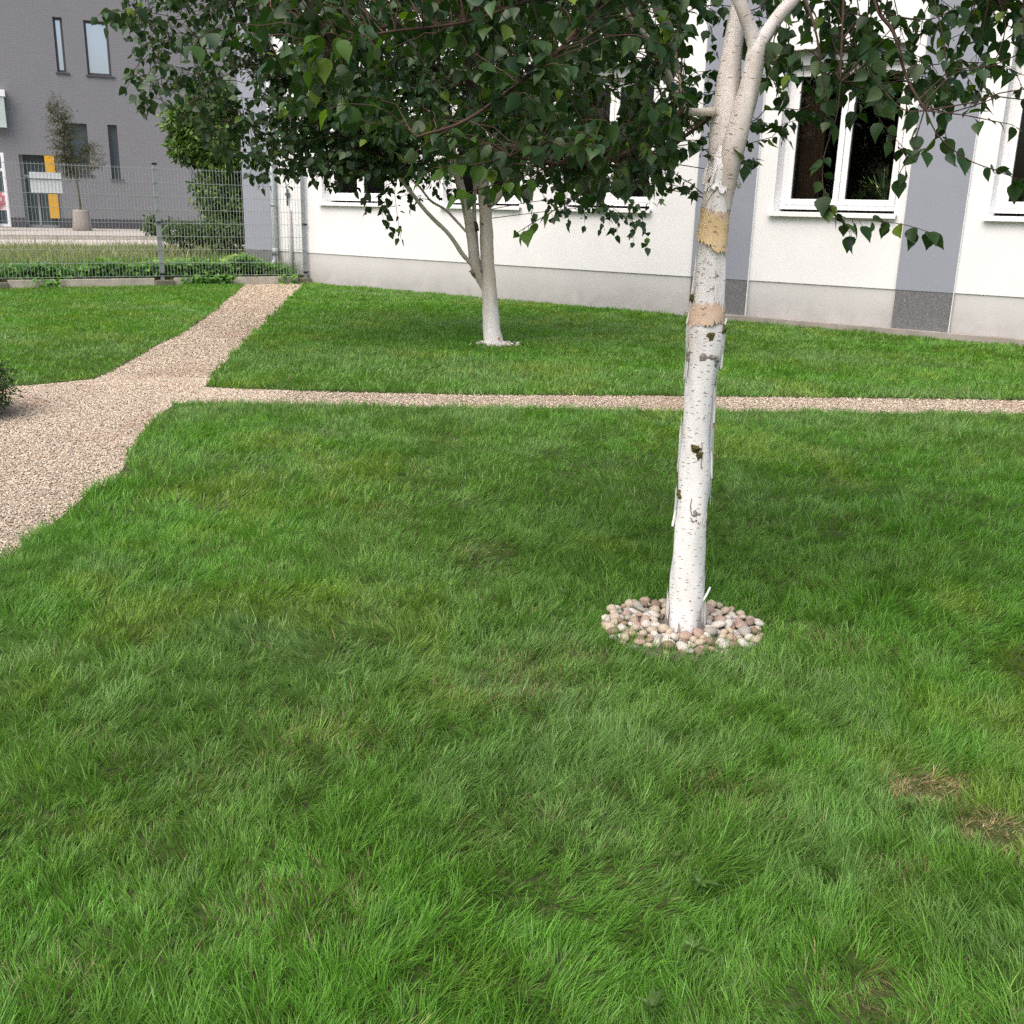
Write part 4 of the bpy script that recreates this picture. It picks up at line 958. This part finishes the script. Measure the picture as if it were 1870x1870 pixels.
# cobbles round its foot
pal = {'cream': (0.50, 0.42, 0.32), 'grey': (0.36, 0.34, 0.30), 'pale': (0.58, 0.54, 0.48), 'pinkish': (0.42, 0.30, 0.24), 'brown': (0.26, 0.19, 0.14)}
CM = {}
for k, c in pal.items():
    CM[k] = noisy("cobble_" + k, tuple(0.72 * x for x in c), tuple(1.12 * x for x in c), 38, 0.7, 0.25, 130, 0.003)
import bmesh
def cobble_mesh(seed):
    r_ = np.random.RandomState(seed); bm = bmesh.new(); bmesh.ops.create_icosphere(bm, subdivisions=2, radius=1.0)
    ph = r_.rand(9) * 6.28
    for v_ in bm.verts:
        x, y, z = v_.co; k = 1 + .10 * math.sin(2.1 * x + ph[0]) + .10 * math.sin(2.4 * y + ph[1]) + .08 * math.sin(3 * z + ph[2]) + .05 * math.sin(4 * x + 3 * y + ph[3])
        v_.co = (x * k, y * k * 0.78, z * k * 0.58)
    me = bpy.data.meshes.new("cobble"); bm.to_mesh(me); bm.free()
    me.polygons.foreach_set("use_smooth", [True] * len(me.polygons)); return me
r_ = np.random.RandomState(81); placed = []
cm = {k: [] for k in pal}
for k in pal:
    for i in range(4):
        me = cobble_mesh(len(k) * 13 + i); me.materials.append(CM[k]); cm[k].append(me)
tries = 0; keys = ['cream'] * 7 + ['grey'] * 5 + ['pale'] * 5 + ['pinkish'] * 4 + ['brown'] * 3
while len(placed) < 225 and tries < 20000:
    tries += 1
    a = 6.283 * r_.rand(); q = math.sqrt(r_.rand()); x = RING[0] + RING[2] * 1.0 * q * math.cos(a); y = RING[1] + RING[3] * 1.0 * q * math.sin(a)
    s = r_.uniform(0.0135, 0.0225) * (1.15 if r_.rand() < .25 else 1.0)
    if math.hypot(x - 0.548, y - 2.96) < 0.066 + s * .6: continue
    layer = 0
    over = [p for p in placed if math.hypot(p[0] - x, p[1] - y) < 0.72 * (p[2] + s)]
    if over:
        if any(p[3] for p in over) or r_.rand() < .55: continue
        layer = 1
    placed.append((x, y, s, layer)); k = keys[r_.randint(len(keys))]
    o = bpy.data.objects.new("cobble", cm[k][r_.randint(4)]); COL.objects.link(o)
    o.location = (x, y, 0.016 + s * .36 + (0.011 if layer else 0) + 0.006 * (1 - q)); o.scale = (s, s, s); o.rotation_euler = (0.35 * r_.randn(), 0.35 * r_.randn(), 6.28 * r_.rand())
    tag(o, "rounded %s cobble in the stone ring at the near birch foot" % k, "cobble", "cobbles around the near birch")
q = MB(); q.tube([(RING[0], RING[1], 0.0), (RING[0], RING[1], 0.021)], 0.24, 30); q.build("soil", M['concrete_dark'])["kind"] = "structure"
P = np.stack([FARRING[0] + FARRING[2] * 0.9 * r_.randn(120) * .55, FARRING[1] + FARRING[3] * 0.9 * r_.randn(120) * .55], 1)
tag(stones(P, np.full(120, 0.022), 0.03, np.array(pal['pale'])[None] * (0.7 + .5 * r_.rand(120))[:, None], 83, "pebbles"), "few pale pebbles at the foot of the farther birch", "pebbles", kind="stuff")

# ---------------------------- the farther birch
FB = empty("birch_tree", (-0.205, 9.916, 0)); tag(FB, "broad birch with forked leaning stems standing near the white wall", "tree")
Y1 = 9.916
ft = pts([(902, 640, Y1), (901, 622, Y1), (897, 590, Y1), (894, 540, Y1), (891, 500, Y1), (889, 450, Y1), (887, 400, Y1), (885, 360, Y1), (882, 300, Y1 + .05), (876, 200, Y1 + .1), (868, 60, Y1 + .15), (862, -100, Y1 + .2), (858, -400, Y1 + .2)])
fr_ = [.118, .096, .080, .074, .070, .064, .060, .058, .052, .046, .040, .034, .016]
s2 = pts([(884, 530, Y1), (874, 505, Y1 - .05), (866, 480, Y1 - .1), (861, 440, Y1 - .12), (853, 385, Y1 - .15), (838, 330, Y1 - .2), (820, 250, Y1 - .3), (790, 130, Y1 - .4), (770, 0, Y1 - .5), (740, -200, Y1 - .6)])
s3 = pts([(879, 505, Y1 - .02), (872, 470, Y1 + .03), (869, 430, Y1 + .05), (866, 390, Y1 + .05), (868, 340, Y1 + .1), (880, 240, Y1 + .3), (900, 100, Y1 + .5)])
l1 = pts([(862, 484, Y1 - .1), (843, 462, Y1 - .2), (820, 428, Y1 - .3), (780, 388, Y1 - .45), (742, 340, Y1 - .6), (712, 300, Y1 - .7), (670, 230, Y1 - .8), (600, 130, Y1 - .9), (520, 50, Y1 - 1.0), (440, 0, Y1 - 1.1)])
l2 = pts([(852, 424, Y1 - .12), (832, 402, Y1 - .1), (812, 382, Y1), (786, 366, Y1 + .1), (760, 335, Y1 + .2), (700, 280, Y1 + .3), (620, 220, Y1 + .3)])
l3 = pts([(889, 378, Y1), (905, 365, Y1 - .05), (922, 342, Y1 - .1), (940, 310, Y1 - .2), (975, 240, Y1 - .3), (1040, 130, Y1 - .4), (1100, 0, Y1 - .5)])
low = MB(); hi = MB(); skf = Skel()
P = smooth_path(local(FB, ft), 8); rr = np.interp(np.linspace(0, 1, len(P)), np.linspace(0, 1, len(ft)), fr_)
low.tube(P, rr, 22, 0, True, 0.05, 2)
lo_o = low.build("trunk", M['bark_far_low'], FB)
skf.add(smooth_path(ft, 5)[30:], .05)
for P0, r0, n in ((s2, [.022, .040, .044, .044, .042, .038, .034, .028, .022, .014], 14), (s3, [.02, .022, .021, .02, .02, .018, .012], 10), (l1, [.02, .021, .019, .018, .016, .015, .013, .011, .009, .006], 10), (l2, [.011, .013, .012, .011, .010, .008, .005], 8), (l3, [.03, .033, .031, .028, .024, .018, .01], 12)):
    SP = smooth_path(P0, 6); hi.tube(local(FB, SP), np.interp(np.linspace(0, 1, len(SP)), np.linspace(0, 1, len(P0)), r0), n, 0, True, .06, n)
    skf.add(SP[len(SP) // 2:], .02)
    hi.build("stem", M['bark_far'], FB); hi = MB()
r_ = np.random.RandomState(91); fl_limb = MB(); fl_tw = MB(); fo_f = Foliage()
CEN = np.array([-1.15, 9.7, 3.35]); RADI = np.array([2.55, 2.05, 2.15])
def env(T):
    zmin = np.interp(T[0], [-3.6, -3.0, -2.3, -1.7, -1.1, -0.5, 0.3, 0.9, 1.5], [2.15, 1.72, 1.50, 1.50, 1.42, 1.45, 1.42, 1.30, 1.40])
    q = (T - CEN) / RADI; return q @ q < 1.0 and T[2] > zmin
def samp(shell):
    while True:
        v3 = r_.randn(3); v3 /= np.linalg.norm(v3); T = CEN + v3 * RADI * (shell + (1 - shell) * r_.rand()) * r_.rand() ** 0.12
        if env(T): return T
for k in range(58):
    T = samp(0.62); Q, ln = grow(skf, T, r_, 0.14, 0.05, 1.5, npt=12)
    q = MB(); q.tube(local(FB, Q), lerp_r(len(Q), min(.006 + .006 * ln, .02), .004), 6, 0, False); q.build('limb', M['bark_limb'], FB); skf.add(Q[3:], .008)
def twig_f(Q, size=.065, step=.041, start=.3, **kw):
    fl_tw.tube(local(FB, Q), lerp_r(len(Q), .0035, .0015), 4, 0, False)
    fo_f.along(Q, r_, step, size, start, (0.021, 0.053, 0.020), (0.050, 0.100, 0.031), 0.85, 0.015)
for k in range(3400):
    T = samp(0.45); Q, ln = grow(skf, T, r_, 0.10, 0.08, 1.2)
    twig_f(Q, start=.25 if ln < .5 else .5)
for k in range(420):                     # the thick low left side
    T = at(r_.uniform(500, 800), r_.uniform(110, 315), r_.uniform(8.6, 10.2))
    Q, ln = grow(skf, T, r_, 0.10, 0.03, 1.2)
    if ln < 1.3: twig_f(Q, start=.25 if ln < .5 else .55)
# drooping tips along the crown's lower rim
for (a, b, Y, dz) in [(700, 330, 9.3, .40), (722, 372, 9.4, .30), (690, 345, 9.5, .25), (660, 320, 9.2, .30), (640, 300, 9.3, .2), (740, 330, 9.6, .22), (590, 300, 9.0, .15), (560, 295, 8.9, .15), (470, 300, 8.8, .18), (450, 305, 8.8, .12), (1060, 345, 9.7, .30), (1090, 350, 9.6, .32), (1120, 365, 9.7, .30), (1150, 370, 9.8, .36), (1105, 360, 9.9, .25), (1172, 390, 9.9, .28), (1165, 350, 9.8, .3), (1200, 330, 9.9, .2), (1180, 300, 9.7, .35), (1030, 350, 9.6, .25), (1215, 270, 9.8, .25),
                     (965, 350, 9.5, .2), (1140, 330, 9.5, .3), (1000, 355, 9.6, .2), (790, 335, 9.5, .12), (820, 340, 9.4, .1), (530, 290, 8.9, .12)]:
    T = at(a, b, Y); T2 = T - np.array([-0.05, 0.02, dz]) ; Q, ln = grow(skf, T, r_, 0.05, 0.0, 0.6)
    Q = smooth_path(np.vstack([Q[::3], T2[None] + (T - T2) * .5, T2[None]]), 3); twig_f(Q, .070, .034, .35)
# left fringe reaching over the fence
for (a, b, Y) in [(225, 30, 8.9), (215, 12, 9.0), (262, 58, 8.9), (255, 115, 8.8), (270, 150, 8.7), (268, 180, 8.6), (300, 175, 8.6), (290, 100, 8.7), (330, 150, 8.6), (280, 20, 8.9), (340, 205, 8.6), (380, 240, 8.6), (420, 300, 8.6), (330, 70, 8.6), (310, 40, 8.7), (360, 110, 8.5), (400, 180, 8.5), (440, 270, 8.5), (250, -20, 8.9), (450, 210, 8.6), (470, 280, 8.6), (500, 300, 8.7), (360, 190, 8.7), (320, 120, 8.9), (410, 250, 8.8)]:
    for k in range(4):
        T = at(a + 18 * r_.randn() * (k > 0), b + 16 * r_.randn() * (k > 0), Y + .25 * r_.randn()); Q, ln = grow(skf, T, r_, 0.10, 0.03, 1.2)
        twig_f(Q, .074, .046, .35 if ln < .8 else .6); skf.add(Q[4:7], .003)
pass; fl_tw.build("twigs", M['twig'], FB); fo_f.build("crown", FB, 93, 'coarse', 1.05)
# dark knots and a rot hole at the base
def flump(px, py, w_, h_, d_, mm, seed):
    r2 = np.random.RandomState(seed); o_ = at(px, py, Y1 - .07); vs = []; n1, n2 = 5, 12
    for i in range(n1 + 1):
        a = math.pi / 2 * i / n1
        for j in range(n2):
            b = 6.283 * j / n2; k = 1 + .25 * r2.randn() * (i > 0); vs.append(o_ + np.array([w_ * math.sin(a) * math.cos(b) * k, -d_ * math.cos(a) + .02, h_ * math.sin(a) * math.sin(b) * k]))
    q = MB(); q.add([local(FB, v_) for v_ in vs], [(i * n2 + j, i * n2 + (j + 1) % n2, (i + 1) * n2 + (j + 1) % n2, (i + 1) * n2 + j) for i in range(n1) for j in range(n2)], 0, True); q.build("knot", M[mm], FB)
flump(909, 620, .022, .030, .035, 'bark_rust', 1); flump(865, 415, .05, .05, .09, 'twig', 2); flump(882, 409, .018, .012, .01, 'twig', 3); flump(868, 496, .05, .05, .06, 'bark_limb', 4); flump(889, 443, .008, .008, .006, 'twig', 5); flump(894, 372, .02, .03, .02, 'bark_limb', 6)

# ---------------------------- shrubs and low growth beyond the fence
def bush(name, label, cat, root, blobs, ntwig, size, dark, light, aspect, seed, step=.06, tmpl='coarse', nst=9, odd=.03, hang=.4, group=None, stemr=.02, mats='stem', trunk_pts=None):
    r2 = np.random.RandomState(seed); B = empty(name, tuple(root)); tag(B, label, cat, group); s_ = Skel(); st = MB(); f = Foliage()
    root = np.array(root, float)
    if trunk_pts is not None:
        SP = smooth_path(trunk_pts, 5); s_.add(SP[len(SP) // 2:], .02); st.tube(SP - root, lerp_r(len(SP), stemr, stemr * .4), 8)
    for k in range(nst):
        c, rd = blobs[k % len(blobs)]; T = np.array(c) + .55 * np.array(rd) * r2.randn(3) * .6
        if trunk_pts is not None: Q, _ = grow(s_, T, r2, .1)
        else:
            b = root + np.array([.12, .12, 0]) * r2.randn(3); Q = smooth_path([b, b * .5 + T * .5 + [0, 0, .15], T], 6)
        st.tube(Q - root, lerp_r(len(Q), stemr * .5, stemr * .15), 5, 0, False); s_.add(Q[2:], .01)
    wts = np.array([np.prod(np.array(b[1])) ** (2 / 3) for b in blobs]); wts /= wts.sum()
    for k in range(ntwig):
        c, rd = blobs[r2.choice(len(blobs), p=wts)]; v3 = r2.randn(3); v3 /= np.linalg.norm(v3)
        T = np.array(c) + np.array(rd) * v3 * (0.35 + .65 * r2.rand() ** .6)
        if T[2] < root[2] + .05: continue
        Q, ln = grow(s_, T, r2, .12, .02, 1.0, npt=6)
        if len(st.v) < 60000: st.tube(Q - root, lerp_r(len(Q), .004, .0015), 3, 0, False)
        f.along(Q, r2, step, size, .35, dark, light, hang, odd)
    st.build("stems" if trunk_pts is None else "trunk", M[mats], B)
    fo = f.build("foliage" if trunk_pts is None else "crown", B, seed, tmpl, aspect); return B
def A(px, py, Y): return tuple(at(px, py, Y))
bush("shrub", "tall bright green shrub spilling over the mesh fence beside the white wall", "shrub", tuple(np.r_[at(400, 440, 21.2)[:2], .14]),
     [(A(372, 235, 21.2), (.72, .7, .55)), (A(420, 280, 21.2), (.75, .7, .6)), (A(400, 350, 21.2), (.58, .6, .6)), (A(415, 410, 21.2), (.50, .5, .5)), (A(345, 265, 21.2), (.45, .5, .4)), (A(330, 215, 21.2), (.4, .5, .35)), (A(390, 180, 21.2), (.6, .6, .45)), (A(440, 380, 21.2), (.4, .5, .6))], 2600, .115, (0.06, 0.13, 0.032), (0.17, 0.26, 0.06), .62, 101, .055, nst=20, odd=.04)
bush("shrub", "low shrub with pale leaf tips behind the fence post", "shrub", tuple(np.r_[at(300, 440, 20.6)[:2], .14]),
     [(A(278, 408, 20.6), (.22, .25, .22)), (A(325, 420, 20.6), (.42, .35, .25)), (A(360, 425, 20.6), (.45, .4, .26)), (A(410, 425, 20.6), (.45, .4, .3))], 800, .085, (0.05, 0.10, 0.03), (0.13, 0.20, 0.06), .6, 102, .05, nst=8)
pr = np.r_[at(151, 421, 36.0)[:2], .28]
pot = MB(); 
prof = [(0, .30, 0), (0, .325, .04), (0, .30, .27), (0, .255, .62), (0, .245, .69)]
pot.tube([(0, 0, q[2]) for q in prof[:5]], [q[1] for q in prof[:5]], 28); po = pot.build("planter", M['pot']); po.location = tuple(pr)
tag(po, "tapered exposed aggregate planter on the far pavement", "planter")
tb = np.array([pr[0], pr[1], pr[2] + .67])
bush("potted_tree", "thin grey green small tree growing in the concrete planter", "tree", tuple(tb),
     [(tuple(tb + [-.25, 0, 2.25]), (.70, .6, 1.15)), (tuple(tb + [-.45, 0, 3.0]), (.5, .45, .8)), (tuple(tb + [.55, 0, 1.75]), (.55, .4, .6)), (tuple(tb + [-.2, 0, 1.5]), (.7, .4, .6)), (tuple(tb + [-.3, 0, 2.0]), (.42, .4, 1.0))], 900, .085, (0.060, 0.068, 0.038), (0.11, 0.115, 0.065), .34, 103, .055, nst=16, stemr=.045, trunk_pts=np.array([tb + [0, 0, -.05], tb + [-.04, 0, .8], tb + [-.12, 0, 1.6], tb + [-.25, 0, 2.6]]))
# hedge at the path junction
bush("hedge_bush", "clipped dark green bush at the corner of the gravel path", "bush", (-3.48, 5.95, 0), [((-3.44, 5.95, .21), (.47, .42, .25)), ((-3.66, 5.95, .22), (.55, .45, .30))], 3800, .026, (0.020, 0.055, 0.014), (0.06, 0.13, 0.03), .62, 104, .02, nst=16, hang=.0)
# creeper along the edging
def creeper():
    r2 = np.random.RandomState(111); n = 14000
    s = np.concatenate([r2.uniform(-2.0, 6.5, n // 2), r2.uniform(2.3, 6.5, n - n // 2)])
    hgt = np.interp(s, [-2, 1.5, 2.3, 3.0, 3.6, 4.3, 4.8, 5.6, 6.1, 6.5], [.16, .17, .20, .18, .26, .26, .26, .30, .22, .12]) * (0.55 + .8 * vnoise(s, s * 0, 2.2, 50))
    dens = np.interp(s, [-2, 2.9, 4.4, 5.5, 6.5], [.55, .8, 1, 1, .6]) * (0.4 + 1.0 * vnoise(s, s * 0, 1.4, 51))
    keep = r2.rand(n) < dens; s = s[keep]; hgt = hgt[keep]; n = len(s)
    y = r2.uniform(0.03, 0.75, n); z = .12 + hgt * r2.rand(n) ** .7 * (1 - .35 * np.abs(y - .3))
    over = r2.rand(n) < .07 * np.interp(s, [-2, 2, 4, 6.5], [.3, 1, 1, 1]) * (vnoise(s, s * 0, 2.6, 52) > .55)
    y = np.where(over, -.07 - .05 * r2.rand(n), y); z = np.where(over, .02 + .14 * r2.rand(n), z)
    P = F_O[None] + G_[None] * s[:, None] + GM[None] * y[:, None]; P[:, 2] = z
    ax = np.stack([r2.randn(n), r2.randn(n) - .4, -.2 + .5 * r2.randn(n)], 1); up = np.array([0, -.5, 1.0]) + .5 * r2.randn(n, 3)
    lite = np.clip((y - .1) / .5, 0, 1)[:, None] * (vnoise(s, y, 1.2, 53)[:, None] > .4)
    c = leaf_cols(n, r2, (0.09, 0.23, 0.05), (0.23, 0.42, 0.09)) * (1 - lite) + lite * np.array([0.32, 0.46, 0.10]) * (0.7 + .6 * r2.rand(n))[:, None]
    J = leaves(P, ax, up, .06 + .04 * r2.rand(n), c, 112, 'coarse', 1.1)
    return tag(mesh_np("creeper", J[0], J[1], J[2], M['leaf'], col=J[3]), "dark green creeper spilling over the concrete edging below the fence", "creeper", kind="stuff")
creeper()
# broad leaved weeds in the turf
def weed(px, py, n, size, label, seed, bright=1.0):
    r2 = np.random.RandomState(seed); p = gpt(px, py, .03); t = empty("weed", (p[0], p[1], .02)); t.name = "weed"
    a = 6.283 * (np.arange(n) + .5 * r2.rand(n)) / n; ax = np.stack([np.cos(a), np.sin(a), .55 + .5 * r2.rand(n)], 1)
    J = leaves(np.tile([0, 0, .012], (n, 1)) + 0, ax, np.tile([0, 0, 1.0], (n, 1)) + .3 * r2.randn(n, 3), size * .5 * (.5 + .9 * r2.rand(n)), np.tile(np.array([.075, .15, .028]) * bright, (n, 1)) * (.7 + .5 * r2.rand(n))[:, None], seed, 'fine', .5, .3, .5)
    mesh_np("leaf_rosette", J[0], J[1], J[2], M['leaf'], t, col=J[3]); tag(t, label, "weed")
weed(1275, 1615, 9, .060, "broad leaved weed in the grass below the cobble ring", 1)
weed(1265, 1735, 8, .052, "dandelion weed low on the front lawn right of centre", 2, 1.1)
weed(1030, 1085, 6, .055, "pale weed rosette left of the cobble ring", 3, 1.1)
weed(620, 1235, 7, .055, "yellowish weed rosette in the turf left of centre", 4, 1.2)
weed(1190, 1840, 10, .06, "weed rosette at the bottom edge of the lawn", 5, .9)
weed(1660, 1470, 4, .045, "small weed beside the upper dead grass patch", 6, 1.2)
